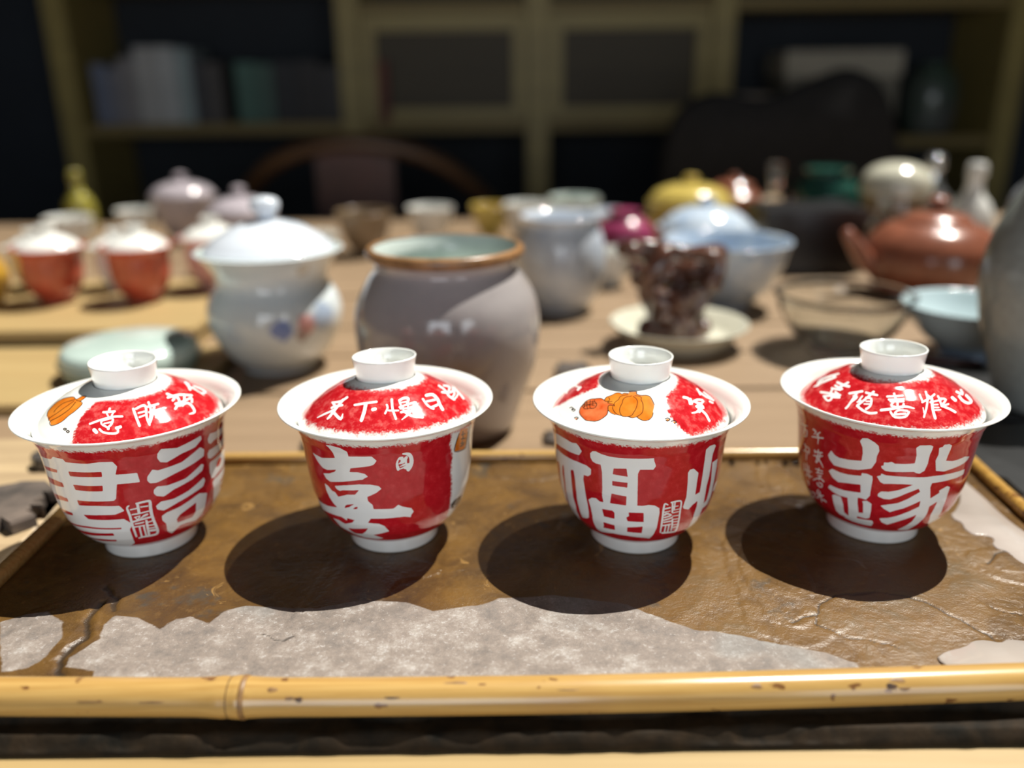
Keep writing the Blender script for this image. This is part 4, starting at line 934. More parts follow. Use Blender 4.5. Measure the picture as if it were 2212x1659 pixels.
        '8,444,3444,449,3458,449,3471,445,3476,439,3472,418,3468,389,3476,367,3516,358,3597,356,3698,361,3715,339,3681,306,3656,285,3637,279,3609,276,3588,279 '
        'w+3413,316,3439,334,3481,359,3539,381,3634,397,3790,441,3880,444,3842,408,3868,414,3896,429,3858,412,3780,416,3639,378,3566,366,3519,347,3479,321,3453'
        ',301,3441,299,3424,302,3413,310 w+3685,368,3639,375,3589,390,3552,401,3516,402,3476,400,3448,400,3436,402,3430,409,3432,415,3441,417,3469,417,3515,419'
        ',3575,417,3634,407,3701,399,3769,404,3777,401,3749,385,3711,371 w+3661,406,3644,421,3624,442,3606,462,3589,479,3577,494,3569,505,3572,511,3587,517,360'
        '6,520,3618,518,3628,508,3645,494,3663,478,3687,461,3717,444,3743,434,3736,425,3707,412,3676,405 w+3470,443,3613,448,3627,448,3634,445,3629,438,3615,43'
        '4,3469,429,3460,432,3457,437,3461,442 w+3948,291,3857,339,3884,355,3885,352,3889,347,3860,324,3912,253,3968,283,3952,277,3927,271 w+3883,301,3863,364,'
        '3890,381,3885,374,3886,368,3849,341,3952,328,3932,312,3928,314,3913,313 w+3837,400,3822,488,3842,503,3822,488,3813,477,3858,497,3870,406,3861,398,3873'
        ',408,3871,414'
    ),
    '3l': (
        'm+1680,800,1708,764,1735,727,1762,691,1790,654,1810,610,1830,567,1850,524,1870,480,1878,460,1885,440,1892,420,1900,400,1908,384,1915,367,1922,350,1930'
        ',334,1942,306,1955,277,1968,248,1980,220,1985,205,1990,190,1995,175,2000,160,1988,152,1975,145,1962,138,1950,130,1912,125,1875,120,1838,115,1800,110,1'
        '725,104,1650,97,1575,90,1500,84,1475,63,1450,42,1425,21,1400,0,1912,0,2425,0,2938,0,3450,0,3422,20,3395,40,3368,60,3340,80,3282,88,3225,95,3168,102,31'
        '10,110,3068,128,3025,145,2982,162,2940,180,2926,198,2912,216,2899,234,2885,252,2879,276,2872,299,2866,322,2860,346,2865,370,2870,393,2875,416,2880,440'
        ',2885,460,2890,480,2895,500,2900,520,2912,543,2925,566,2938,589,2950,612,2955,659,2960,706,2965,753,2970,800,2648,800,2325,800,2002,800 w+1510,420,149'
        '4,423,1492,413,1481,411,1511,379,1479,393,1497,374,1482,378,1467,378,1507,343,1440,389,1487,360,1499,358,1443,408,1511,374,1513,391,1515,402,1468,443,'
        '1508,417,1492,433 w+1563,529,1565,505,1568,473,1567,447,1602,407,1645,369,1674,346,1672,339,1642,343,1593,363,1547,392,1499,412,1506,418,1508,437,1505'
        ',475,1565,469,1556,502,1570,496,1549,516,1538,549 w+1524,453,1660,479,1683,474,1712,463,1730,452,1731,445,1570,450,1542,465,1510,460,1522,449 w+1739,3'
        '03,1779,335,1793,338,1815,337,1834,331,1838,324,1805,289,1790,285,1764,288,1742,296 w+1626,382,1802,300,1808,294,1801,290,1784,288,1767,292,1547,407,1'
        '522,429,1549,419,1592,398 w+3115,246,3128,254,3144,265,3150,275,3142,289,3126,307,3114,321,3113,330,3122,334,3135,332,3146,326,3159,312,3180,291,3195,'
        '267,3186,248,3167,234,3153,225,3140,223,3124,229,3114,238 w+3175,277,3133,329,3133,336,3142,339,3154,337,3162,331,3209,280,3210,274,3201,270,3186,271 '
        'w+3128,333,3161,328,3208,324,3246,328,3277,342,3300,360,3310,363,3276,361,3214,358,3171,359,3162,362,3156,369,3157,375,3165,378,3206,377,3269,379,3328'
        ',378,3340,354,3310,330,3272,311,3220,305,3168,309,3132,314,3123,318,3117,326,3120,332 w+3186,326,3195,339,3206,356,3206,368,3188,381,3160,397,3137,407'
        ',3116,410,3091,408,3073,407,3069,408,3065,412,3064,416,3067,418,3083,423,3107,429,3139,428,3174,414,3211,394,3241,372,3245,348,3233,328,3226,313,3217,'
        '309,3201,311,3189,318 w+3226,359,3225,378,3224,403,3228,408,3223,401,3199,384,3181,371,3172,370,3161,374,3155,381,3157,386,3175,399,3200,416,3234,425,'
        '3256,402,3259,376,3261,356,3256,351,3244,350,3231,353 w+3190,402,3142,423,3136,429,3136,437,3143,441,3152,439,3201,419,3208,413,3209,406,3201,401 w+31'
        '72,431,3174,444,3176,463,3175,481,3171,503,3165,526,3161,543,3163,549,3171,551,3181,549,3186,544,3191,527,3198,503,3204,479,3205,458,3204,438,3203,425'
        ',3198,420,3187,420,3176,425 w+3470,261,3375,308,3375,313,3386,317,3402,319,3414,316,3524,278,3526,273,3510,266,3487,261 w+3418,294,3413,310,3408,333,3'
        '414,360,3430,393,3448,427,3462,452,3471,459,3489,464,3506,466,3511,463,3497,436,3477,399,3462,365,3457,339,3462,317,3469,301,3463,295,3445,291,3426,29'
        '0 w+3488,336,3473,432,3479,438,3495,444,3513,447,3521,446,3547,352,3539,345,3517,337,3497,333 w+3383,415,3401,450,3408,454,3421,457,3433,456,3436,452,'
        '3419,416,3411,411,3397,409,3386,411 o+2254,266,2249,232,2250,229,2289,192,2291,190,2316,154,2319,152,2365,142,2370,142,2393,150,2397,150,2419,135,2422'
        ',134,2471,130,2474,128,2479,110,2482,108,2569,97,2572,99,2580,126,2582,128,2631,142,2635,142,2682,140,2686,140,2731,153,2734,155,2750,194,2751,198,276'
        '0,263,2760,267,2735,334,2734,337,2721,386,2719,389,2692,421,2690,422,2657,431,2655,431,2620,415,2618,414,2600,400,2598,399,2568,407,2566,408,2535,401,'
        '2533,401,2486,403,2483,403,2467,394,2464,393,2426,397,2423,396,2386,383,2383,382,2355,364,2352,361,2322,314,2319,311,2257,269 p+2115,467,2094,433,2093'
        ',429,2089,391,2089,387,2088,346,2089,344,2106,308,2108,306,2145,287,2148,286,2183,267,2187,266,2223,261,2227,261,2266,274,2270,275,2313,287,2317,288,2'
        '376,297,2379,299,2387,304,2387,305,2345,306,2342,308,2334,323,2334,326,2349,362,2350,365,2360,406,2360,409,2345,448,2344,451,2325,483,2323,485,2298,50'
        '3,2296,505,2266,513,2264,514,2225,521,2222,521,2183,507,2180,506,2145,491,2141,489,2118,469 k+2119,468,2112,458,2103,445,2096,431,2093,417,2093,403,20'
        '92,390,2090,377,2087,365,2088,353,2093,339,2100,325,2109,313,2121,303,2135,296,2149,289,2163,281,2175,274,2187,268,2200,265,2213,263,2226,263,2241,267'
        ',2256,272,2268,277,2276,278,2281,278,2285,278,2286,277,2285,275,2284,273,2282,272,2279,273,2274,273,2267,272,2256,267,2240,262,2224,258,2210,257,2196,'
        '259,2182,263,2169,269,2157,276,2144,284,2129,291,2114,299,2102,309,2093,322,2086,337,2081,351,2080,364,2083,376,2085,389,2086,402,2087,416,2090,431,20'
        '98,445,2107,459,2114,469,2116,470,2118,470,2119,469 k+2388,302,2375,302,2356,301,2342,303,2334,308,2330,315,2331,324,2335,337,2342,350,2348,364,2353,3'
        '79,2357,393,2358,407,2355,421,2349,435,2343,448,2337,461,2330,473,2322,482,2314,490,2305,497,2296,502,2286,506,2275,509,2264,511,2251,515,2236,518,222'
        '3,519,2209,516,2195,510,2182,504,2168,499,2155,494,2144,489,2134,481,2125,473,2118,467,2116,466,2114,466,2114,468,2115,470,2121,476,2131,484,2142,493,'
        '2154,498,2167,504,2181,509,2195,514,2209,520,2224,524,2238,523,2252,519,2266,516,2277,513,2288,511,2298,507,2308,501,2317,495,2325,486,2333,476,2340,4'
        '65,2347,452,2353,438,2359,424,2363,409,2361,393,2357,378,2352,363,2346,349,2340,336,2336,325,2336,318,2338,313,2345,309,2358,307,2376,307,2390,308,239'
        '1,307,2391,305,2390,303 k+2258,268,2255,258,2251,245,2252,232,2263,219,2278,206,2293,193,2303,179,2310,166,2320,155,2336,149,2354,145,2369,144,2379,14'
        '7,2387,152,2397,154,2406,150,2413,143,2422,138,2440,135,2460,134,2474,133,2476,132,2476,129,2475,127,2472,126,2458,127,2437,128,2418,131,2407,137,2400'
        ',144,2394,147,2388,146,2379,141,2366,138,2350,139,2331,143,2314,150,2303,161,2296,174,2287,188,2273,201,2257,215,2246,228,2244,243,2248,257,2252,267,2'
        '253,269,2255,270,2257,269 k+2471,108,2484,105,2501,100,2519,97,2538,96,2556,95,2568,98,2571,105,2571,118,2578,131,2594,139,2614,144,2632,147,2650,147,'
        '2667,145,2684,144,2701,147,2717,151,2730,157,2738,168,2743,181,2747,198,2752,220,2756,244,2758,261,2760,263,2762,263,2764,261,2765,259,2763,241,2760,2'
        '17,2755,194,2751,177,2745,162,2736,150,2721,142,2704,138,2685,135,2668,136,2650,138,2633,138,2615,135,2596,130,2583,124,2580,117,2580,104,2573,91,2556'
        ',86,2536,87,2516,88,2497,91,2479,96,2466,100,2465,102,2465,105,2468,108 k+2731,348,2728,359,2724,373,2719,386,2711,399,2701,411,2690,420,2679,426,2668'
        ',429,2656,429,2644,426,2631,419,2620,413,2611,405,2604,398,2600,392,2599,392,2597,393,2597,395,2597,396,2602,402,2609,410,2618,417,2629,424,2642,431,2'
        '656,434,2668,434,2680,430,2692,424,2703,415,2713,402,2722,389,2728,374,2732,360,2735,349,2735,347,2733,346,2732,347 k+2473,144,2458,148,2439,154,2422,'
        '161,2409,169,2399,177,2393,188,2391,201,2393,213,2392,225,2385,237,2377,249,2372,261,2372,275,2375,288,2377,297,2378,298,2380,299,2381,299,2381,297,23'
        '79,288,2376,276,2376,263,2381,252,2389,240,2396,228,2398,215,2396,202,2398,191,2404,182,2413,173,2425,166,2442,159,2461,153,2476,150,2477,148,2476,146'
        ',2475,145 k+2515,153,2515,155,2515,158,2509,163,2493,168,2472,173,2456,182,2447,193,2442,205,2439,217,2440,230,2443,243,2445,257,2443,274,2441,291,244'
        '1,308,2443,326,2446,341,2451,355,2458,370,2467,383,2474,393,2481,399,2487,403,2495,404,2507,404,2521,401,2534,398,2544,395,2552,390,2559,382,2566,369,'
        '2571,354,2576,340,2581,329,2585,318,2588,305,2592,289,2595,272,2597,256,2599,241,2599,228,2597,216,2591,203,2583,191,2573,180,2561,171,2549,164,2540,1'
        '60,2539,160,2538,161,2538,163,2539,165,2547,169,2559,176,2570,184,2579,194,2587,205,2593,217,2595,229,2595,241,2593,255,2591,271,2588,288,2585,304,258'
        '2,316,2578,326,2573,338,2568,352,2563,366,2557,379,2550,386,2542,390,2533,394,2520,397,2506,399,2494,400,2487,398,2482,396,2476,390,2469,380,2461,368,'
        '2454,354,2450,341,2447,326,2445,309,2445,293,2447,275,2449,258,2447,244,2445,231,2444,219,2446,207,2451,197,2459,186,2475,179,2495,173,2512,168,2519,1'
        '62,2520,157,2520,154,2519,152,2518,151,2516,151 k+2557,152,2573,154,2595,156,2612,160,2624,164,2631,169,2635,174,2634,180,2631,189,2630,201,2635,213,2'
        '642,226,2646,239,2648,255,2649,271,2649,287,2648,304,2646,320,2644,334,2640,344,2636,352,2630,360,2621,370,2611,379,2601,388,2590,396,2578,402,2567,40'
        '6,2554,404,2540,400,2531,397,2530,397,2529,398,2529,400,2530,401,2540,404,2553,409,2567,410,2579,406,2591,400,2603,392,2613,383,2624,373,2632,363,2639'
        ',355,2643,346,2647,335,2650,321,2652,304,2653,287,2653,271,2653,254,2651,238,2645,223,2639,210,2634,199,2635,191,2639,182,2639,172,2634,164,2626,159,2'
        '614,154,2595,151,2574,148,2557,147,2556,147,2555,149,2556,151 k+2371,315,2375,323,2380,335,2388,346,2397,357,2407,368,2418,377,2429,385,2441,391,2452,'
        '396,2463,397,2473,398,2480,397,2481,397,2481,395,2480,394,2479,393,2472,393,2463,393,2452,391,2441,387,2430,381,2419,373,2409,364,2399,354,2390,344,23'
        '84,333,2378,322,2374,314,2373,312,2371,312,2370,313 k+2352,364,2361,372,2373,381,2386,389,2400,393,2414,395,2424,397,2425,396,2426,395,2425,393,2424,3'
        '92,2414,391,2400,389,2386,385,2374,378,2363,368,2354,361,2353,361,2352,361,2352,363 k+2151,299,2155,304,2161,310,2170,317,2183,321,2197,325,2208,330,2'
        '214,337,2218,346,2221,354,2223,361,2223,367,2222,373,2217,379,2209,385,2202,390,2196,391,2189,391,2181,393,2173,400,2165,408,2158,414,2149,417,2141,41'
        '9,2133,420,2125,418,2117,414,2109,411,2102,409,2096,408,2093,407,2091,407,2091,409,2091,410,2093,411,2097,412,2102,413,2108,414,2115,418,2125,422,2134'
        ',424,2144,424,2152,421,2161,417,2169,411,2177,403,2184,397,2191,396,2198,396,2205,394,2213,389,2220,382,2226,375,2228,369,2228,362,2226,354,2223,345,2'
        '218,336,2210,327,2197,321,2183,317,2171,313,2164,308,2160,303,2156,298,2154,297,2152,297,2151,298 k+2091,390,2095,382,2100,371,2107,361,2117,352,2128,'
        '343,2140,336,2156,331,2172,326,2184,324,2185,323,2184,321,2183,320,2181,320,2169,323,2153,327,2137,333,2124,340,2113,349,2103,358,2095,369,2090,380,20'
        '86,388,2087,389,2088,390,2090,391 k+2099,403,2105,395,2113,385,2123,376,2134,368,2145,362,2159,355,2176,346,2194,338,2207,332,2207,331,2207,329,2205,3'
        '28,2204,328,2191,334,2173,343,2155,352,2142,359,2130,365,2119,373,2109,382,2100,393,2095,400,2095,402,2096,403,2098,403 k+2118,410,2124,401,2132,388,2'
        '142,378,2154,371,2167,366,2180,362,2193,360,2205,360,2213,360,2214,359,2214,358,2213,357,2211,356,2203,356,2191,357,2178,359,2165,362,2151,368,2138,37'
        '5,2128,386,2119,398,2114,408,2114,409,2115,410,2117,411 k+2087,346,2123,373,2125,374,2126,374,2127,373,2126,371,2090,344,2088,343,2086,344,2086,345 k+'
        '2115,321,2147,357,2148,358,2150,358,2151,357,2151,356,2119,320,2117,319,2116,319,2115,320 k+2144,314,2185,358,2186,359,2188,359,2189,358,2188,357,2148'
        ',313,2146,312,2144,312,2143,313 k+2119,375,2162,410,2164,410,2165,410,2165,409,2165,408,2122,373,2121,373,2119,373,2119,374 k+2147,363,2185,395,2186,3'
        '96,2188,395,2188,394,2187,393,2150,361,2148,361,2147,361,2146,362 k+2091,371,2125,410,2127,411,2128,411,2129,410,2129,408,2095,370,2093,369,2091,369,2'
        '090,370 k+2279,276,2287,274,2299,271,2307,265,2308,256,2305,246,2300,237,2291,231,2281,228,2275,226,2273,226,2272,228,2273,229,2275,230,2281,232,2290,'
        '235,2296,239,2300,246,2303,255,2302,262,2295,266,2284,269,2276,272,2275,273,2276,275,2277,276 k+2303,283,2342,262,2343,260,2342,259,2340,257,2339,257,'
        '2299,278,2299,280,2300,281,2301,283 k+2312,291,2329,290,2352,290,2369,291,2378,295,2382,300,2385,304,2386,305,2387,305,2388,304,2388,302,2385,298,2379'
        ',292,2369,287,2350,285,2327,286,2310,286,2309,287,2309,289,2310,290 k+2002,490,2004,485,2006,479,2009,476,2016,474,2026,474,2030,475,2030,478,2027,485'
        ',2025,490,2025,492,2028,494,2032,494,2034,493,2037,488,2040,480,2038,471,2026,467,2013,467,2001,470,1996,476,1993,483,1992,488,1993,490,1996,491,2000,'
        '491 k+2050,494,2049,487,2049,479,2050,475,2054,474,2062,475,2064,476,2063,481,2059,488,2055,494,2056,496,2058,498,2062,499,2064,498,2068,492,2072,484,'
        '2073,475,2064,469,2052,467,2042,469,2039,477,2040,486,2040,493,2042,495,2045,496,2048,496 k+2124,546,2126,541,2130,534,2133,530,2140,529,2147,529,2149'
        ',529,2149,534,2146,542,2144,548,2144,550,2147,552,2150,553,2151,551,2153,545,2156,536,2155,527,2147,522,2137,522,2128,524,2123,530,2119,537,2116,542,2'
        '117,545,2119,547,2122,547 k+2817,423,2823,421,2831,418,2838,418,2844,421,2849,426,2851,428,2846,433,2837,439,2831,442,2828,440,2825,435,2823,431,2821,'
        '430,2819,431,2817,433,2817,436,2819,440,2823,447,2829,450,2839,446,2849,439,2857,430,2855,420,2848,414,2840,410,2832,411,2823,414,2817,416,2815,418,28'
        '14,421,2815,423 k+2858,456,2865,454,2874,452,2881,453,2886,457,2890,463,2891,466,2888,468,2880,471,2873,473,2872,475,2871,477,2872,480,2874,480,2880,4'
        '78,2889,475,2896,468,2896,459,2891,451,2885,445,2875,445,2865,447,2858,448,2856,450,2855,453,2856,455 o+2127,549,2135,537,2140,535,2148,536,2150,539,2'
        '147,548,2143,550,2129,551 o+2824,426,2834,423,2839,424,2846,429,2845,433,2833,442,2829,441,2823,430 o+2868,461,2878,457,2882,458,2887,466,2886,469,287'
        '7,474,2872,473,2866,464'
    ),
    '4l': (
        'w+1690,466,1705,452,1724,432,1730,410,1703,392,1663,382,1632,379,1609,380,1586,388,1577,397,1589,401,1619,404,1651,410,1668,417,1675,431,1675,450,1674'
        ',466,1675,468,1681,469,1687,468 w+1673,412,1664,390,1653,361,1652,327,1664,283,1689,236,1709,204,1704,199,1684,195,1660,196,1648,201,1628,235,1604,285'
        ',1593,332,1596,369,1612,398,1624,419,1634,422,1652,421,1668,417 w+1713,403,1723,380,1737,349,1747,318,1754,287,1760,257,1754,235,1689,234,1653,253,162'
        '3,278,1606,312,1590,350,1574,380,1581,384,1602,383,1623,379,1634,373,1649,346,1664,310,1680,279,1704,259,1731,246,1710,240,1711,253,1707,283,1702,314,'
        '1694,345,1680,378,1670,402,1675,407,1690,409,1705,407 w+1705,374,1732,288,1728,284,1714,281,1700,282,1693,286,1669,373,1673,377,1685,378,1699,377 w+18'
        '82,286,1917,283,1962,281,1999,280,2024,277,2042,274,2053,271,2057,266,2053,255,2041,246,2029,243,2017,246,2000,249,1977,252,1939,254,1891,257,1853,260'
        ',1845,265,1851,275,1866,283 w+1963,211,1944,301,1948,309,1960,316,1972,318,1978,315,2000,226,1997,218,1984,211,1970,208 w+1906,324,2013,326,2019,323,2'
        '018,315,2010,306,2000,302,1886,301,1879,305,1882,313,1893,321 w+1909,364,2009,342,2013,337,2010,329,2001,321,1991,319,1887,344,1882,349,1887,357,1898,'
        '363 w+1902,358,1914,375,1930,401,1959,423,1992,424,2021,417,2041,412,2044,408,2042,399,2034,392,2026,391,2006,396,1978,403,1960,404,1954,396,1942,375,'
        '1932,357,1924,351,1912,348,1903,351 w+1974,379,2028,391,2034,389,2036,383,2032,375,2024,371,1968,360,1961,361,1960,368,1965,375 w+1857,455,1883,445,19'
        '17,432,1952,420,1991,409,2029,400,2055,394,2059,389,2056,381,2049,374,2041,372,2014,378,1974,388,1933,399,1896,412,1859,426,1833,437,1829,443,1835,450'
        ',1847,455 w+1917,472,1938,480,1965,490,1989,496,2006,492,2016,481,2019,467,2014,450,2004,430,1979,415,1956,422,1935,435,1921,445,1920,451,1926,459,193'
        '6,464,1944,463,1957,454,1976,442,1987,437,1986,438,1992,449,1995,460,1994,467,1989,473,1983,476,1967,471,1941,461,1919,453,1910,453,1906,459,1909,467 '
        'w+2001,446,2066,420,2069,414,2066,405,2058,398,2050,396,1981,424,1978,429,1983,438,1992,445 w+2118,346,2214,282,2217,275,2213,265,2204,257,2196,257,20'
        '98,323,2096,330,2101,340,2110,346 w+2156,296,2158,313,2161,338,2162,364,2163,398,2165,433,2165,462,2164,478,2161,487,2160,493,2160,500,2165,507,2172,5'
        '09,2176,506,2178,499,2181,488,2183,470,2183,441,2183,405,2182,372,2182,345,2181,322,2180,304,2176,296,2167,290,2159,290 w+2168,361,2178,358,2190,355,2'
        '185,347,2182,365,2173,393,2166,415,2167,422,2173,429,2180,432,2184,429,2191,407,2201,378,2205,351,2185,332,2168,335,2156,338,2152,343,2154,351,2161,35'
        '9 w+2248,289,2356,296,2361,293,2363,285,2360,275,2353,271,2240,263,2235,267,2235,276,2241,285 w+2300,239,2290,266,2277,303,2264,340,2250,375,2236,410,'
        '2227,435,2228,443,2233,451,2240,454,2244,451,2253,426,2267,391,2282,355,2297,320,2310,283,2321,256,2321,247,2315,238,2306,235 w+2226,322,2219,379,2221'
        ',384,2225,389,2230,390,2233,386,2241,331,2239,324,2234,319,2229,318 w+2274,350,2287,347,2302,344,2309,345,2315,361,2319,388,2320,411,2316,427,2307,442'
        ',2301,452,2300,460,2304,469,2310,473,2315,471,2321,460,2331,443,2337,420,2337,390,2333,357,2321,328,2299,318,2279,321,2265,325,2261,331,2262,340,2268,'
        '348 w+2286,384,2319,375,2321,372,2321,366,2318,361,2314,360,2281,368,2278,372,2279,377,2282,382 w+2282,416,2320,406,2322,403,2322,397,2319,392,2316,39'
        '0,2277,401,2274,404,2275,410,2278,415 w+2227,412,2245,385,2246,380,2243,374,2238,370,2234,371,2215,399,2215,404,2218,410,2223,414 w+2233,455,2247,465,'
        '2266,478,2285,490,2304,499,2323,506,2342,509,2360,505,2377,498,2388,493,2392,488,2392,478,2388,470,2382,469,2371,474,2355,481,2339,484,2324,481,2306,4'
        '75,2288,466,2270,455,2252,441,2238,431,2231,431,2227,437,2228,447 w+2493,245,2508,308,2512,314,2519,313,2524,307,2525,298,2512,235,2507,229,2500,230,2'
        '494,237 w+2442,297,2581,274,2587,270,2590,261,2588,253,2583,250,2439,273,2434,278,2434,287,2437,295 w+2459,333,2582,317,2588,313,2591,303,2590,295,258'
        '5,291,2457,308,2452,312,2451,322,2454,330 w+2474,351,2579,342,2584,338,2587,330,2586,321,2582,318,2473,327,2468,331,2466,340,2469,348 w+2487,340,2482,'
        '352,2474,370,2476,396,2493,406,2512,411,2526,413,2531,411,2534,403,2534,393,2530,389,2516,386,2498,382,2488,378,2490,378,2496,365,2502,353,2503,345,24'
        '99,337,2493,335 w+2521,334,2520,383,2522,390,2528,392,2534,389,2537,381,2539,333,2537,325,2530,322,2524,326 w+2414,461,2433,453,2462,444,2491,434,2521'
        ',421,2552,409,2579,402,2606,403,2631,408,2648,412,2652,411,2654,407,2655,402,2653,399,2637,391,2612,379,2582,374,2550,380,2518,393,2488,406,2458,416,2'
        '429,425,2408,433,2404,439,2404,449,2408,459 w+2568,357,2559,396,2559,404,2564,409,2570,407,2574,401,2585,362,2585,354,2580,349,2573,350 w+2472,462,247'
        '9,479,2490,501,2506,517,2530,519,2556,515,2579,506,2595,487,2606,464,2613,449,2614,441,2610,434,2604,434,2599,439,2593,454,2585,473,2574,485,2555,492,'
        '2530,496,2511,495,2500,484,2491,464,2485,448,2480,443,2475,446,2471,454 w+2512,469,2519,459,2529,447,2540,440,2557,439,2577,443,2592,446,2597,444,2601'
        ',436,2601,428,2597,423,2582,420,2560,417,2539,417,2522,428,2511,442,2504,452,2502,459,2503,467,2508,471 w+2503,490,2579,475,2583,471,2586,463,2584,455'
        ',2580,452,2502,469,2498,473,2496,481,2499,488 w+2738,253,2731,326,2734,331,2740,331,2746,326,2749,319,2758,246,2756,241,2749,241,2742,246 w+2819,227,2'
        '811,249,2801,277,2789,307,2773,337,2758,367,2742,398,2723,435,2705,472,2694,497,2694,503,2697,507,2702,507,2706,503,2717,478,2736,441,2756,404,2773,37'
        '2,2790,340,2808,308,2823,275,2835,245,2844,223,2843,217,2835,216,2825,220 w+2734,352,2901,280,2911,275,2916,266,2914,259,2906,259,2731,332,2726,339,27'
        '24,347,2728,352 w+2812,275,2828,309,2832,311,2840,308,2847,301,2848,295,2833,260,2828,258,2820,262,2813,269 w+2827,312,2810,343,2793,385,2780,426,2772'
        ',465,2768,499,2766,522,2769,529,2776,530,2783,525,2787,517,2789,494,2794,460,2802,423,2816,385,2835,345,2853,314,2855,305,2847,301,2836,304 w+2799,358'
        ',2922,349,2929,346,2935,340,2936,334,2932,331,2805,340,2799,343,2795,350,2795,356 w+2816,387,2857,389,2862,387,2866,382,2867,377,2864,375,2822,373,281'
        '8,375,2814,380,2813,385 w+2803,415,2846,421,2851,420,2855,415,2856,410,2854,407,2810,400,2805,402,2801,407,2800,412 w+2798,443,2849,446,2854,444,2858,'
        '439,2859,434,2856,432,2804,428,2799,430,2796,435,2796,440 w+2911,297,2873,402,2874,408,2881,409,2889,405,2893,399,2936,294,2936,289,2928,287,2918,291 '
        'w+2916,340,2934,344,2954,350,2960,349,2942,359,2905,378,2880,393,2875,399,2874,407,2879,411,2886,409,2911,394,2949,374,2983,352,2977,331,2953,323,2935'
        ',318,2926,320,2916,327,2913,335 w+2873,411,2889,424,2909,443,2926,461,2936,477,2945,490,2951,500,2957,503,2966,499,2973,493,2974,486,2968,476,2960,461'
        ',2948,444,2931,425,2910,405,2894,391,2886,390,2877,396,2872,404 w+2896,413,2956,407,2964,404,2969,398,2970,392,2965,390,2902,395,2895,398,2891,405,289'
        '1,411 w+2718,399,2707,456,2707,459,2710,460,2714,458,2716,454,2724,398,2724,396,2722,396,2719,397 w+3038,356,3043,394,3051,400,3068,399,3084,392,3091,'
        '383,3087,344,3079,338,3060,339,3043,346 w+3142,370,3135,383,3127,402,3125,422,3130,440,3140,458,3156,472,3185,483,3225,491,3280,488,3302,467,3319,442,'
        '3332,423,3323,414,3296,406,3269,405,3256,410,3248,429,3238,456,3227,471,3231,469,3215,465,3197,457,3186,447,3178,432,3174,416,3177,401,3187,384,3195,3'
        '72,3191,364,3173,361,3153,363 w+3178,331,3190,348,3207,372,3238,391,3302,387,3336,375,3363,368,3362,361,3338,351,3308,345,3289,347,3270,357,3248,371,3'
        '266,375,3262,367,3245,344,3235,325,3224,320,3202,320,3184,324 w+3487,343,3532,384,3582,415,3526,374,3594,409,3527,364,3525,330,3535,336,3568,379,3493,'
        '342 w+3479,449,3503,458,3504,476,3506,494,3534,535,3524,552,3535,575,3489,547,3494,545,3499,540,3517,547,3534,541,3477,480,3522,485,3533,473,3536,457,'
        '3548,452,3563,462,3535,450,3492,451 w+3539,332,3538,389,3572,412,3523,377,3531,374,3560,385,3575,336,3554,322,3544,320,3579,349'
    ),
}

def decode(key):
    out = []
    for tok in PAINT[key].split(' '):
        v = np.array([float(a) for a in tok[2:].split(',')]).reshape(-1, 2)
        if len(v) >= 3:
            out.append((tok[0], tok[1], np.stack([v[:, 0] / 10, v[:, 1] / 20], 1)))
    return out
def theta_cols(nf, nb):
    # dense towards the viewer side (190..350 deg), coarse behind
    a = np.linspace(182, 358, nf, endpoint=False)
    b = np.linspace(358, 542, nb, endpoint=False)
    return np.concatenate([a, b])
def paint_rows(polys, th, s, rr):
    """th (n) deg, s (m) mm, rr (m) radius at s -> dict of (m,n) signed distances"""
    out = {k: np.full((len(s), len(th)), -2.0) for k in 'wmopk'}
    T0 = th.copy()
    for lay_, op, V in polys:
        vt = V[:, 0].copy()
        tm = (vt.min() + vt.max()) / 2
        # bring columns near this polygon
        tcol = T0 + 360 * np.round((tm - T0) / 360)
        for j in range(len(s)):
            if s[j] < V[:, 1].min() - 2 or s[j] > V[:, 1].max() + 2: continue
            k_ = math.pi / 180 * rr[j]
            sel = np.where((tcol * k_ > vt.min() * k_ - 2) & (tcol * k_ < vt.max() * k_ + 2))[0]
            if not len(sel): continue
            pp = np.stack([tcol[sel] * k_, np.full(len(sel), s[j])], 1)
            d = poly_sd(pp, np.stack([vt * k_, V[:, 1]], 1))
            cur = out[lay_][j, sel]
            out[lay_][j, sel] = np.maximum(cur, d) if op == '+' else np.minimum(cur, -d)
    return out

BODY = [(21, 6.5), (24, 7.6), (28.5, 11), (32.5, 16), (35.6, 22), (37.8, 30), (39, 38), (39.8, 46), (40.6, 54), (41.8, 60), (44, 65), (47, 68.8), (50, 70.3)]
LID = [(14, 82), (17, 80.9), (23, 78.5), (29, 75.2), (35, 71), (39, 67.5), (41, 65.2), (41.6, 63.7)]
def resample(prof, step_):
    p_ = np.array(prof, float); t_ = np.r_[0, np.cumsum(np.hypot(*np.diff(p_, axis=0).T))]
    s_ = np.arange(0, t_[-1], step_); s_ = np.r_[s_, t_[-1]]
    r1, z1 = np.interp(s_, t_, p_[:, 0]), np.interp(s_, t_, p_[:, 1])
    # light smoothing of the kinks
    for _ in range(10):
        r1[1:-1] = (r1[:-2] + 2 * r1[1:-1] + r1[2:]) / 4; z1[1:-1] = (z1[:-2] + 2 * z1[1:-1] + z1[2:]) / 4
    return s_, r1, z1
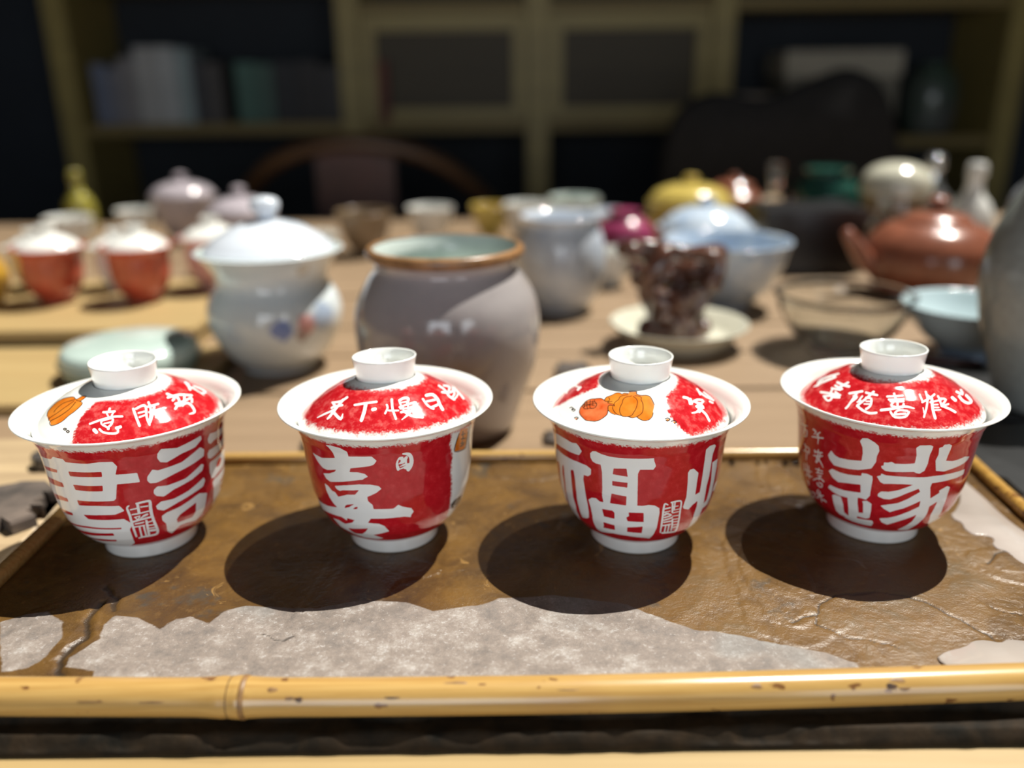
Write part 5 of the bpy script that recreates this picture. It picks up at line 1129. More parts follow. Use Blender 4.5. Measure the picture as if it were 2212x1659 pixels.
def surf(name, rows_r, rows_z, th, mat, parent):
    a = np.radians(th)
    co = np.stack([rows_r[:, None] * np.cos(a)[None], rows_r[:, None] * np.sin(a)[None], np.broadcast_to(rows_z[:, None], (len(rows_r), len(th)))], -1)
    n_, m_ = len(th), len(rows_r)
    idx_ = np.arange(m_ * n_).reshape(m_, n_)
    nx1 = np.roll(idx_, -1, 1)
    q_ = np.stack([idx_[:-1], nx1[:-1], nx1[1:], idx_[1:]], -1).reshape(-1, 4)
    return from_arrays(name, co.reshape(-1, 3) / 1000, q_, mat, parent, True)
th_b = theta_cols(430, 110)
th_l = theta_cols(500, 110)
sb, rb_, zb_ = resample(BODY, .33)
sl, rl_, zl_ = resample(LID, .25)
# inner / rim rows of the bowl (lip, then down the inside to the centre)
LIP = [(50.4, 70.7), (50.3, 71.2), (49.7, 71.4), (46.7, 70.1), (44.0, 67.2), (42.4, 63.6), (41.0, 61), (40.0, 57), (38.8, 50), (37.6, 40), (36.2, 31), (33.6, 23), (29.8, 17), (24, 12.5), (14, 10.5), (5, 10), (.5, 10)]
UNDER = [(41.75, 63.3), (41.4, 63.0), (40.6, 64.1), (37, 67.4), (30, 72.2), (20, 77.2), (8, 79.4), (.5, 79.8)]
LT = [(-.3, -.5, -1.8, 1), (.6, -1.6, .8, -3.0), (-.5, -.5, 0, -.3), (-.6, -.55, 1.5, -1.2)]
LABELS = ['leftmost red covered tea bowl, a sliver of orange pumpkin on its lid',
          'red covered tea bowl with a brushed white character and an orange stamp at right',
          'red covered tea bowl with a pomegranate and pumpkin painted on the lid',
          'rightmost red covered tea bowl, two columns of small characters beside a huge one']
foot = smooth_prof([(21.4, 7.2), (21.0, 6.4), (21.2, 3.5), (21.5, .6)], 10) + [(21.2, 0), (20.0, 0), (19.4, .5), (18.6, 5), (10, 5.6), (.01, 5.7)]
knobp = [(13.4, 80.8), (13.6, 82.2), (13.8, 84.5), (14.3, 88), (14.85, 91.1), (14.95, 91.7), (14.7, 92.0), (14.3, 92.0), (14.0, 91.6), (13.3, 88), (12.6, 85), (11.6, 83.6), (8, 83.0), (.01, 82.9)]
for i, (cx, cy) in enumerate(CUPS):
    th_ = tag(empty('covered_tea_bowl', cx, cy, 0, LABELS[i], 'tea bowl', 'covered tea bowls in a row on the slate tray'))
    R_ = np.r_[rb_, [a for a, b in LIP]]; Z_ = np.r_[zb_, [b for a, b in LIP]]
    o = surf('bowl', R_, Z_, th_b, M['body'], th_)
    pr_ = paint_rows(decode(f'{i+1}b'), th_b, sb, rb_)
    nl = len(LIP)
    wash = np.minimum((66.3 - zb_) * .75, (sb - 1.7) * 1.2 + .9)[:, None] * np.ones(len(th_b))
    ext = lambda A_, v=-9.0: np.concatenate([A_, np.full((nl, A_.shape[1]), v)], 0)
    fattr(o, 'wash', ext(np.clip(wash, -6, 9)))
    for nm, k_ in (('glyph', 'w'), ('bare', 'm'), ('orange', 'o'), ('fruit', 'p'), ('ink', 'k')): fattr(o, nm, ext(pr_[k_], -2))
    from_bm('foot_ring', lathe_bm(foot, 96), M['white'], o)
    # lid, slightly shifted / tipped in its seat
    dx, dy, ax, ay = LT[i]
    nx_v = Vector((1, 0, math.tan(R(ax)))).normalized()
    ny_v = Vector((0, 1, math.tan(R(ay)))); ny_v = (ny_v - nx_v * ny_v.dot(nx_v)).normalized()
    R_ = np.r_[rl_, [a for a, b in UNDER]]; Z_ = np.r_[zl_, [b for a, b in UNDER]] - 64
    o = surf('lid', R_, Z_, th_l, M['lidp'], th_)
    mm = Matrix((nx_v, ny_v, nx_v.cross(ny_v))).transposed().to_4x4(); mm.translation = Vector((dx, dy, 64.6)) / 1000
    o.matrix_basis = mm
    pr_ = paint_rows(decode(f'{i+1}l'), th_l, sl, rl_)
    nl = len(UNDER)
    wash = np.minimum((rl_ - (18.0, 16.6, 15.5, 16.2)[i]) * .9, (41.6 - rl_) * 1.2)[:, None] * np.ones(len(th_l))
    if i == 1:   # wash fades out towards the front and left of the second lid
        ang = np.cos(np.radians(th_l - 262))[None]
        wash = wash - 1.6 * np.clip(ang, 0, 1) * np.clip((rl_ - 31) / 9, 0, 1)[:, None]
    fattr(o, 'wash', ext(np.clip(wash, -6, 9)))
    for nm, k_ in (('glyph', 'w'), ('bare', 'm'), ('orange', 'o'), ('fruit', 'p'), ('ink', 'k')): fattr(o, nm, ext(pr_[k_], -2))
    from_bm('knob', lathe_bm([(a, b - 64) for a, b in knobp], 96), M['white'], o)

# ------------------------------------------------------------------ pottery on the table
def glaze(name, c, rough=.12, var=.05, scale=40, c2=None, spots=(), bump=0.0):
    """spots: (x, y, z, radius) in mm object space + colour, painted decoration"""
    t = NT(name)
    nz = t.noise(scale, 4, .6)
    col = t.ramp(nz, (.3, c2 or tuple(v * (1 - 2 * var) for v in c)), (.7, c))
    tc = t.coord()
    for (x, y, z, rad), sc_ in spots:
        d = t.n('ShaderNodeVectorMath', operation='DISTANCE')
        t.t.links.new(tc, d.inputs[0]); d.inputs[1].default_value = (x / 1000, y / 1000, z / 1000)
        v = t.math('ADD', d.outputs['Value'], t.math('MULTIPLY', t.math('SUBTRACT', t.noise(160, 3), .5), .010))
        col = t.mix(t.step(v, rad / 1000 * .75, rad / 1000 * 1.1, .85, 0), col, sc_)
    t.set(Base_Color=col, Roughness=rough, Coat_Weight=.5, Coat_Roughness=.04)
    if bump: t.set(Normal=t.bump(nz, bump, .001))
    return t.m
def pot(name, label, cat, x, y, parts, group=None, rot=0, z=TZ, n=64):
    e = empty(name, x, y, z, label, cat, group, rot)
    objs = {}
    for nm, prof, mt, *rest in parts:
        o = from_bm(nm, lathe_bm(smooth_prof(prof, 40) if not rest or not rest[0] else prof, n), mt, e)
        objs[nm] = o
    return e, objs

g_grey = glaze('grey_lavender_glaze', (.40, .37, .36), .16, .1, 14, (.30, .28, .28))
g_celadon = glaze('celadon_glaze', (.62, .70, .66), .12)
g_rim = simple('iron_brown_rim', (.36, .19, .08), .3, .3, 60)
crock, _ = pot('crock', 'big grey glazed crock with brown rim behind the second covered bowl', 'crock', -43, 556, [
    ('body', [(.01, 1), (40, 1), (44, 0), (45.5, 3), (51, 20), (58.5, 43), (62.3, 68), (60, 88), (53, 102), (48, 109), (47, 113), (50, 118.5)], g_grey),
    ('rim_band', [(49.6, 117), (51.8, 119), (52.3, 121.5), (51.2, 123.8), (49, 124.6), (47.4, 124)], g_rim),
    ('inner_wall', [(48.2, 124), (46, 119), (44.5, 112), (47, 105), (56, 88), (58, 68), (54, 43), (44, 12), (30, 6), (.01, 5)], g_celadon)])

g_jar = glaze('pale_blue_white_glaze', (.66, .73, .76), .1, .04, 20, spots=[((18, -50, 44, 9), (.10, .18, .50)), ((36, -42, 46, 9), (.70, .30, .28)), ((32, -44, 38, 6), (.30, .20, .18)), ((47, -28, 50, 12), (.35, .45, .62)), ((-20, -49, 42, 10), (.5, .58, .66)), ((38, -38, 88, 8), (.40, .34, .24))])
g_jarlid = glaze('pale_blue_lid_glaze', (.66, .72, .80), .1, .04, 20)
jar, _ = pot('lidded_jar', 'lidded pale blue porcelain jar with flared rim, left of the grey crock', 'jar', -197, 690, [
    ('body', [(.01, 1), (26, 1), (30, 0), (31, 4), (40, 12), (51, 30), (55, 47), (52, 61), (46, 71), (45.5, 80), (50, 89), (58, 98), (59.5, 99.5), (57, 100)], g_jar),
    ('inner_wall', [(57, 100), (50, 94), (44, 84), (43, 72), (40, 60), (.01, 58)], g_celadon, False),
    ('lid', [(52, 97), (53, 100), (50, 103), (42, 110), (28, 118), (14, 122), (7, 124), (6, 127)], g_jarlid),
    ('knob', [(5, 126), (10, 130), (12, 135), (9, 140), (.01, 142)], g_jarlid)])

g_dk = glaze('dark_celadon_glaze', (.25, .33, .29), .15, .1, 20, (.16, .22, .20))
pot('round_box', 'flat round celadon lidded box on the pale wooden board behind the first bowl', 'box', -306, 652, [
    ('box_base', [(.01, .3), (38, .3), (45, 0), (50, 3), (52, 9), (52, 13), (50, 13), (.01, 12)], g_dk),
    ('lid', [(52.3, 13.2), (52.6, 16), (51, 21), (46, 25), (30, 27.5), (.01, 28.5)], glaze('light_celadon_glaze', (.45, .56, .52), .12))], z=-4.0)

# pale wooden board and stepped stand at left
tag(from_bm('wooden_board', box_bm(-200, 200, -74, 74, 0, 7.9, bev=1.2), M['pine'], None, False, W(-440, 650, TZ)), 'low pale yellow wooden board under the round celadon box', 'board')
st = empty('display_stand', -455, 800, TZ, 'pale yellow wooden display stand with slots, carrying small red teacups', 'stand')
from_bm('top_board', box_bm(-170, 170, -65, 150, 13, 19.5, bev=1), M['pine'], st, False)
from_bm('front_rail', box_bm(-168, 168, -63, -55, 8.5, 13), M['pine'], st, False)
for xa, xb in ((-168, -140), (-60, -36), (52, 80), (140, 168)):
    from_bm('foot', box_bm(xa, xb, -63, 148, 0, 8.5 if xa != 0 else 8), M['pine'], st, False)
from_bm('back_rail', box_bm(-168, 168, 138, 148, 8.5, 13), M['pine'], st, False)

g_red = glaze('orange_red_glaze', (.50, .085, .045), .15, .2, 120)
g_pink = glaze('pink_red_glaze', (.55, .16, .13), .15, .3, 120, (.62, .50, .47))
g_w = glaze('plain_white_glaze', (.74, .75, .72), .1, .03)
def small_gaiwan(x, y, mt, label, s=1.0, z=7.7, lid=True, rot=0, name='lidded_teacup'):
    P_ = lambda pr: [(a * s, b * s) for a, b in pr]
    parts = [('cup', P_([(.01, .5), (12, .5), (13.5, 0), (14, 4), (19, 9), (23, 18), (24.5, 30), (25, 40), (28, 45), (30, 46), (29, 46.6), (24, 42), (20, 12), (.01, 8)]), mt)]
    if lid: parts += [('lid', P_([(26, 44), (26.2, 45), (22, 50), (14, 55), (8, 57), (7.2, 58), (8, 63), (7.2, 63.3), (6.2, 59), (.01, 58.5)]), g_w)]
    return pot(name, label, 'teacup', x, y, parts, 'small lidded cups on the wooden stand', z=z, n=40)
small_gaiwan(-465, 852, g_red, 'small lidded teacup with orange-red body, front left on the wooden stand', 1.2)
small_gaiwan(-376, 852, g_red, 'small lidded teacup with red body, front middle on the wooden stand', 1.2)
small_gaiwan(-318, 905, g_pink, 'small pinkish lidded teacup at the right end of the stand', 1.2)
small_gaiwan(-424, 912, g_w, 'small plain white lidded teacup between the two red ones')
small_gaiwan(-515, 914, g_w, 'small plain white lidded teacup at the left back of the stand')
pot('amber_jar', 'amber yellow glazed jar at the left edge behind the stand front', 'jar', -541, 850, [
    ('body', [(.01, .5), (18, .5), (20, 0), (27, 12), (29, 28), (24, 42), (16, 48), (17, 54), (19, 56), (17, 56.4), (14, 50), (.01, 46)], glaze('amber_glaze', (.62, .38, .05), .1, .25, 40, (.30, .16, .02)))], z=7.7)

# right hand group
g_vase = glaze('grey_green_speckled_glaze', (.30, .34, .33), .3, .1, 200, (.23, .26, .25))
pot('tall_vase', 'tall pale grey-green vase cut by the right edge of the picture', 'vase', 374, 556, [
    ('body', [(.01, 1), (26, 1), (30, 0), (33, 5), (43, 35), (52, 65), (55, 92), (50, 118), (40, 142), (30, 160), (25, 172), (27, 180), (29, 183), (27, 184), (23, 172), (26, 160), (.01, 150)], g_vase)], z=TZ + 7.2)
pot('blue_bowl', 'pale blue footed bowl between the glass bowl and the tall vase', 'bowl', 388, 692, [
    ('bowl', [(20, 7), (23, 9), (36, 18), (48, 31), (55, 44), (56, 45.4), (54.5, 45.8), (46, 33), (34, 20), (18, 12), (.01, 11)], glaze('pale_blue_glaze', (.52, .64, .68), .1)),
    ('foot_ring', [(23, 9), (22.5, 5), (24, 0), (21, 0), (19, 6), (.01, 7)], glaze('blue_foot_glaze', (.30, .42, .58), .15))])
t = NT('clear_glass')
t.set(Base_Color=(.94, .97, .96), Roughness=.02, Transmission_Weight=1.0, IOR=1.45)
M['glass'] = t.m
pot('glass_bowl', 'clear glass bowl with a thick rim behind the fourth covered bowl', 'bowl', 288, 716, [
    ('bowl', [(.01, 1), (22, 1), (26, 0), (28, 2), (34, 8), (46, 22), (53, 36), (56, 47), (58, 49), (59, 51), (57, 52), (55, 50), (51, 37), (43, 23), (30, 10), (15, 7), (.01, 7)], M['glass'])])
g_bw = glaze('blue_and_white_glaze', (.66, .72, .76), .12, .0, 60, (.30, .42, .60))
g_bw2 = glaze('faint_blue_glaze', (.62, .67, .72), .12, .0, 40, (.42, .48, .58))
pot('blue_white_pot', 'blue and white porcelain pot right of the grey crock', 'pot', 52, 872, [
    ('body', [(.01, 1), (22, 1), (27, 0), (29, 4), (40, 20), (46, 42), (46, 62), (42, 80), (38, 90), (41, 96), (43, 98), (40, 98.5), (36, 90), (40, 70), (.01, 60)], g_bw2)])
pot('blue_white_bowl', 'wide blue and white bowl behind the brown carved root', 'bowl', 226, 880, [
    ('bowl', [(.01, 1), (24, 1), (28, 0), (30, 6), (46, 22), (58, 44), (64, 66), (66, 68), (64, 69), (56, 48), (42, 25), (20, 14), (.01, 13)], g_bw)])
pot('lidded_bowl', 'blue and white lidded bowl standing behind the wide patterned bowl', 'bowl', 232, 1010, [
    ('bowl', [(.01, 1), (22, 1), (26, 0), (30, 6), (44, 24), (52, 46), (55, 62), (53, 62), (.01, 50)], g_bw2),
    ('lid', [(51, 60), (53.5, 63), (48, 72), (34, 82), (14, 88), (9, 89), (9, 96), (11, 98), (.01, 98)], g_bw)])

# cream dish carrying a knotted brown root
M['cream'] = glaze('cream_glaze', (.62, .61, .50), .15, .06, 50)
pot('cream_dish', 'scalloped cream dish under the carved brown root', 'dish', 150, 735, [
    ('dish', [(.01, .4), (36, .4), (40, 0), (44, 3), (54, 14), (60, 20), (61.5, 21), (60, 21.8), (50, 13), (40, 7), (.01, 6)], M['cream'])])
d_ = bpy.data.objects[-1] if False else None
def root_piece():
    bm = bmesh.new()
    rs = random.Random(12)
    nodes = []
    for k in range(62):
        zc = rs.uniform(4, 84)
        rr = 19 + 20 * (zc / 84) ** .8
        a = rs.uniform(0, 2 * math.pi)
        q_ = rr * rs.uniform(.35, 1.05)
        nodes.append((q_ * math.cos(a), q_ * math.sin(a) * .75, zc))
    nodes.sort(key=lambda v: v[2])
    for k, a in enumerate(nodes):
        ds_ = sorted((math.dist(a, b), j) for j, b in enumerate(nodes) if j != k)[:3]
        for dd, j in ds_:
            if j < k and rs.random() < .4: continue
            b = nodes[j]
            mid = tuple((a[i_] + b[i_]) / 2 + rs.uniform(-4, 4) for i_ in range(3))
            ra, rb2 = rs.uniform(4.5, 7), rs.uniform(4, 6.5)
            tube_bm(curve_pts([a, mid, b], 4), list(np.linspace(ra, rb2, 9)), 8, bm)
    for k in range(7):
        a = 2 * math.pi * k / 7
        tube_bm(curve_pts([(22 * math.cos(a), 17 * math.sin(a), 3), (15 * math.cos(a), 12 * math.sin(a), 20), (24 * math.cos(a + .4), 18 * math.sin(a + .4), 44)], 5), [5, 6, 7, 6, 6, 6, 6, 6, 6, 5, 4], 8, bm)
    for v in bm.verts:
        v.co.z = max(v.co.z, 0); v.co.x *= 1.25; v.co.y *= 1.1
    return bm
M['root'] = simple('glossy_brown_root', (.14, .060, .035), .22, .3, 60, bump=.5, coat=.6, c2=(.05, .022, .018))
tag(from_bm('carved_root', root_piece(), M['root'], None, True, W(146, 735, TZ + 6.3)), 'knotted glossy brown root full of holes, standing in the cream dish', 'ornament')

# teapot
g_clay = simple('red_brown_clay', (.27, .095, .055), .25, .15, 60, coat=.4)
tp, _ = pot('teapot', 'red-brown clay teapot in front of the white bottles at right', 'teapot', 462, 925, [
    ('body', [(.01, 1), (40, 1), (46, 0), (50, 4), (64, 20), (71, 38), (68, 56), (54, 72), (38, 79), (34, 80), (.01, 80)], g_clay),
    ('lid', [(36, 79), (37, 81), (30, 86), (16, 90), (6, 91), (5, 93)], g_clay),
    ('knob', [(4.5, 92), (9, 95), (11, 100), (8, 105), (.01, 107)], g_clay)])
from_bm('spout', tube_bm(curve_pts([(-58, -8, 30), (-78, -10, 42), (-92, -12, 60), (-102, -13, 72)], 6), list(np.linspace(13, 6, 19)), 14), g_clay, tp)
from_bm('handle', tube_bm(curve_pts([(62, 4, 56), (88, 6, 66), (98, 7, 46), (86, 6, 24), (62, 4, 18)], 6), 6, 12), g_clay, tp)

def block(name, label, cat, x, y, w, d, h, mat, z=TZ, rot=0, bev=2, group=None):
    o = from_bm(name, box_bm(-w / 2, w / 2, -d / 2, d / 2, 0, h, bev=bev), mat, None, False, W(x, y, z))
    o.rotation_euler = (0, 0, R(rot))
    return tag(o, label, cat, group)
M['black'] = simple('black_lacquer', (.012, .012, .014), .3, .2, 30)
bx = empty('black_box', 372, 1075, TZ, 'black lacquered box left of the red-brown teapot', 'box')
from_bm('box_base', box_bm(-62, 62, -45, 45, 0, 62, bev=2), M['black'], bx, False)
from_bm('lid', box_bm(-64, 64, -47, 47, 62.2, 78, bev=3), M['black'], bx, False)

# small things along the far part of the table
def cup_at(x, y, s, mt, label, name='cup', cat='cup', group=None, h=1.0, lid=False):
    parts = [('cup', [(a * s, b * s * h) for a, b in [(.01, .5), (11, .5), (13, 0), (14, 4), (22, 14), (28, 30), (31, 46), (31.8, 47), (30.6, 47.4), (26, 30), (20, 15), (.01, 9)]], mt)]
    if lid: parts.append(('lid', [(a * s, b * s * h + 47 * s * h) for a, b in [(31, -1), (32, 1), (26, 8), (14, 13), (5, 14.5), (4, 17), (6, 21), (.01, 23)]], mt))
    return pot(name, label, cat, x, y, parts, group, n=40)
def bottle_at(x, y, s, mt, label, name='bottle', h=1.0, cat='bottle', group=None):
    return pot(name, label, cat, x, y, [('body', [(a * s, b * s * h) for a, b in [(.01, .5), (18, .5), (20, 0), (22, 3), (26, 20), (26, 42), (20, 58), (11, 70), (9, 86), (12, 92), (11, 93)]], mt),
        ('stopper', [(a * s, b * s * h) for a, b in [(9, 88), (9, 94), (11, 98), (8, 104), (.01, 105)]], mt)], group, n=32)
g_lil = glaze('lilac_grey_glaze', (.42, .38, .42), .15)
g_yel = glaze('yellow_glaze', (.62, .48, .12), .2, .1)
g_mag = glaze('magenta_glaze', (.30, .045, .12), .25, .15)
g_grn = glaze('dark_green_glaze', (.02, .085, .065), .06, .2)
g_tea = glaze('tea_dust_glaze', (.25, .18, .11), .25, .15)
g_sil = simple('polished_tin', (.62, .64, .66), .12, .05, 20, metal=.85)
cup_at(-640, 1240, 1.05, g_w, 'white cup at far left of the table, front one of two', group=None)
cup_at(-600, 1370, .9, g_w, 'smaller white cup behind the front one at far left', group=None)
cup_at(-500, 1320, 1.5, g_lil, 'lilac-grey lidded pot left of the pale blue jar', 'lidded_pot', 'pot', lid=True)
cup_at(-400, 1240, 1.0, g_w, 'white tea cup close behind the lilac-grey pot', group=None)
bottle_at(-720, 1440, .95, glaze('olive_yellow_glaze', (.30, .27, .05), .2), 'olive yellow bottle at the far left end of the table')
cup_at(-345, 1100, 1.4, g_lil, 'broad lilac-grey lidded pot behind the pale blue jar', 'lidded_pot', 'pot', lid=True, h=1.1)
cup_at(-255, 1130, .85, g_w, 'small white cup right of the broad lilac-grey pot')
cup_at(-205, 1200, 1.25, g_tea, 'brownish tea bowl left behind the grey crock', 'tea_bowl', 'bowl')
cup_at(-120, 1290, 1.1, g_w, 'white cup hidden partly by the crock rim, left side')
cup_at(-30, 1340, 1.0, g_yel, 'dull yellow cup directly behind the grey crock')
cup_at(26, 1300, 1.15, g_w, 'white rounded cup just right behind the crock rim')
cup_at(100, 1330, 1.25, g_celadon, 'celadon tea bowl right of the white rounded cup', 'tea_bowl', 'bowl')
cup_at(150, 1260, 1.0, g_jarlid, 'pale blue cup in the middle of the far row')
cup_at(118, 985, .85, g_w, 'white cup between the blue and white pot and the magenta pot')
pot('magenta_pot', 'magenta round pot above the carved brown root', 'pot', 146, 1085, [
    ('body', [(.01, .5), (18, .5), (22, 0), (34, 14), (40, 32), (36, 50), (24, 62), (18, 66), (20, 72), (18, 73), (.01, 68)], g_mag)])
pot('yellow_pot', 'broad yellow lidded pot at the far middle right of the table', 'pot', 262, 1250, [
    ('body', [(.01, .5), (40, .5), (46, 0), (60, 16), (66, 38), (62, 58), (56, 64), (.01, 64)], g_yel),
    ('lid', [(57, 64.5), (58, 67), (48, 78), (26, 86), (8, 88), (7, 92), (10, 98), (.01, 100)], g_yel)])
cup_at(290, 1120, .9, g_w, 'white cup right of the yellow pot, before the clay pot')
pot('clay_pot', 'reddish clay pot with blue-black foot left of the black box', 'pot', 352, 1360, [
    ('body', [(.01, .5), (28, .5), (32, 0), (46, 18), (52, 38), (46, 56), (32, 66), (30, 70), (.01, 70)], g_clay),
    ('lid', [(30, 70), (31, 72), (22, 78), (8, 81), (7, 88), (.01, 89)], g_clay)])
pot('green_jar', 'dark green glossy jar before the black chair', 'jar', 462, 1262, [
    ('body', [(.01, .5), (36, .5), (40, 0), (46, 22), (50, 52), (46, 76), (34, 92), (30, 98), (34, 104), (32, 105), (.01, 96)], g_grn)])
bottle_at(384, 1250, 1.1, M['glass'], 'clear glass bottle left of the dark green jar', 'glass_bottle')
pot('cream_jar', 'cream lidded jar behind the red-brown teapot', 'jar', 532, 1190, [
    ('body', [(.01, .5), (30, .5), (34, 0), (44, 20), (46, 50), (44, 74), (42, 76), (.01, 76)], g_tea),
    ('lid', [(46, 76), (48, 79), (46, 96), (36, 110), (18, 118), (.01, 120)], M['cream'])])
bottle_at(604, 1236, 1.2, g_sil, 'shiny tin bottle right behind the cream jar', 'tin_bottle')
bottle_at(624, 1160, 1.15, g_w, 'white porcelain bottle right of the tin bottle', 'porcelain_bottle')
bottle_at(752, 1230, 1.25, g_jarlid, 'pale lilac-blue bottle at far right of the table', 'porcelain_bottle')
bottle_at(476, 1090, .85, M['glass'], 'small clear glass bottle behind the teapot spout', 'glass_bottle')
# scoop, small shards
sc_ = tube_bm([(-40, 22, 5), (-20, 11, 5), (0, 0, 5), (20, -11, 5.5), (40, -22, 7)], [2.5, 3.5, 4.5, 4, 3], 12)
tag(from_bm('tea_scoop', sc_, simple('dark_red_wood', (.07, .025, .02), .3, .2, 30), None, True, W(338, 668, TZ + .6)), 'dark red-brown wooden scoop between the glass bowl and blue bowl', 'scoop')
rough_board('slate_chip', 22, 46, 512, 528, 3, M['shard'], 'small flat slate chip on the table between second and third bowls', 'stone', amp=3, seed=21)
rough_board('slate_chip', 38, 60, 640, 664, 8, M['shard'], 'dark stone chip right beside the grey crock', 'stone', amp=4, seed=22)

# ------------------------------------------------------------------ chairs
def arc_pts(cx, cy, rx, ry, a0, a1, z0, z1, n_):
    return [(cx + rx * math.cos(R(a)), cy + ry * math.sin(R(a)), z0 + (z1 - z0) * math.sin(math.pi * i_ / (n_ - 1))) for i_, a in enumerate(np.linspace(a0, a1, n_))]
ch = empty('armchair', -290, 1860, -Z0, 'round-backed dark wooden armchair behind the middle of the table', 'chair')
from_bm('seat', box_bm(-260, 260, -220, 220, 430, 465, bev=8), M['chairwood'], ch, False)
# horseshoe crest rail, open side towards the table behind the viewer's side
from_bm('crest_rail', tube_bm(curve_pts([(-300, 220, 690), (-310, 60, 700), (-270, -120, 770), (-150, -215, 880), (0, -240, 915), (150, -215, 880), (270, -120, 770), (310, 60, 700), (300, 220, 690)], 8), 17, 16), M['chairwood'], ch)
from_bm('back_splat', box_bm(-75, 75, -226, -212, 465, 905, bev=4), simple('red_brown_chair_panel', (.07, .022, .018), .5, .2, 12), ch, False)
for sx in (-1, 1):
    from_bm('arm_post', tube_bm([(sx * 245, 190, 460), (sx * 262, 200, 580), (sx * 300, 210, 690)], 13, 12), M['chairwood'], ch)
    from_bm('back_post', tube_bm([(sx * 215, -190, 460), (sx * 225, -185, 620), (sx * 232, -150, 800)], 13, 12), M['chairwood'], ch)
    for sy in (-1, 1):
        from_bm('leg', tube_bm([(sx * 235, sy * 190, 0), (sx * 235, sy * 190, 440)], 17, 12), M['chairwood'], ch)
for sx in (-1, 1):
    from_bm('stretcher', box_bm(sx * 235 - 10, sx * 235 + 10, -175, 175, 110, 135), M['chairwood'], ch, False)
bc = empty('padded_chair', 500, 1850, -Z0, 'black padded chair with a rounded back behind the right half of the table', 'chair')
M['cloth'] = simple('black_fabric', (.010, .010, .011), .9, .3, 60)
def pad(prof, y0, y1, z_off=0):
    bm = bmesh.new()
    c = np.array(curve_pts(prof, 6))
    rows = []
    for y_, s_ in ((y0, .93), (y0 + 12, .985), ((y0 + y1) / 2, 1), (y1 - 12, .985), (y1, .93)):
        m_ = c.mean(0)
        rows.append([bm.verts.new(((m_[0] + (a - m_[0]) * s_) / 1000, y_ / 1000, (m_[1] + (b - m_[1]) * s_ + z_off) / 1000)) for a, b in c[:-1]])
    for a, b in zip(rows[:-1], rows[1:]):
        for k in range(len(a)): bm.faces.new((a[k], a[(k + 1) % len(a)], b[(k + 1) % len(a)], b[k]))
    bm.faces.new(rows[0]); bm.faces.new(rows[-1][::-1])
    return bm
from_bm('backrest', pad([(-215, 560), (-225, 780), (-205, 940), (-140, 995), (-40, 985), (30, 1010), (110, 1035), (175, 1000), (215, 900), (250, 800), (235, 560), (0, 545), (-215, 560)], -260, -190), M['cloth'], bc)
from_bm('seat', box_bm(-240, 240, -200, 240, 440, 510, bev=20), M['cloth'], bc, False)
from_bm('back_bracket', box_bm(-40, 40, -230, -170, 420, 600, bev=4), M['black'], bc, False)
from_bm('column', tube_bm([(0, 0, 60), (0, 0, 440)], 26, 16), M['black'], bc)
for k in range(5):
    a = R(72 * k + 18)
    lg = from_bm('base_arm', tube_bm([(0, 0, 85), (150 * math.cos(a), 150 * math.sin(a), 75), (270 * math.cos(a), 270 * math.sin(a), 60)], [22, 17, 13], 10), M['black'], bc)
    from_bm('caster', lathe_bm([(.01, 0), (18, 2), (25, 25), (18, 48), (.01, 50)], 14, off=(270 * math.cos(a), 270 * math.sin(a), 0)), M['black'], lg)

# ------------------------------------------------------------------ shelving behind
SH = empty('bookshelf', 80, 2330, -Z0, 'tall olive-brown wooden shelving with two dark panelled cupboards behind the table', 'shelf')
sx0, sx1, dpt = -1260, 1330, 150
def lx(v): return v - 80
def shp(name, x0, x1, z0, z1, y0=0, y1=280, mat='shelf', par=None, bev=2):
    return from_bm(name, box_bm(lx(x0), lx(x1), y0, y1, z0 + Z0, z1 + Z0, bev=bev), M[mat], par or SH, False)
TOP = 1150
M['post'] = wood('yellow_olive_post_wood', (.40, .31, .10), (.30, .23, .075), .5, 14)
for x_ in (-1140, -405, 76, 548, 1300):
    shp('post', x_ - 29, x_ + 29, -Z0, TOP, -12, 282, 'post')
for z_, a, b in ((402, -376, 519), (402, 577, 1271), (112, -376, 519), (112, -1111, -434), (700, -1111, 1271), (-230, -1111, 1271), (60, 577, 1271), (-560, -1111, 1271), (470, -1111, -434), (TOP - 20, -1111, 1271)):
    # boards are cut between the posts
    for pa, pb in zip((-1140, -405, 76, 548), (-405, 76, 548, 1300)):
        x0_, x1_ = max(a, pa + 30), min(b, pb - 30)
        if x1_ - x0_ > 100: shp('shelf_board', x0_, x1_, z_ - 14, z_ + 14, 0, 279)
M['backp'] = simple('dark_back_panel', (.020, .025, .032), .8, .1, 10)
shp('back_panel', sx0 + 150, sx1 - 60, -Z0 + 20, TOP - 40, 283, 292, 'backp')
for xa, xb in ((-374, 45), (107, 517)):
    d_ = shp('door_panel', xa, xb, 128, 386, 20, 34, 'panel')
    for nm_, a in (('door_stile', (xa, xa + 34, 128, 386)), ('door_stile', (xb - 34, xb, 128, 386)), ('door_rail', (xa + 34.5, xb - 34.5, 346, 386)), ('door_rail', (xa + 34.5, xb - 34.5, 128, 158))):
        from_bm(nm_, box_bm(lx(a[0]), lx(a[1]), 2, 19.5, a[2] + Z0, a[3] + Z0, bev=2), M['post'], d_, False)
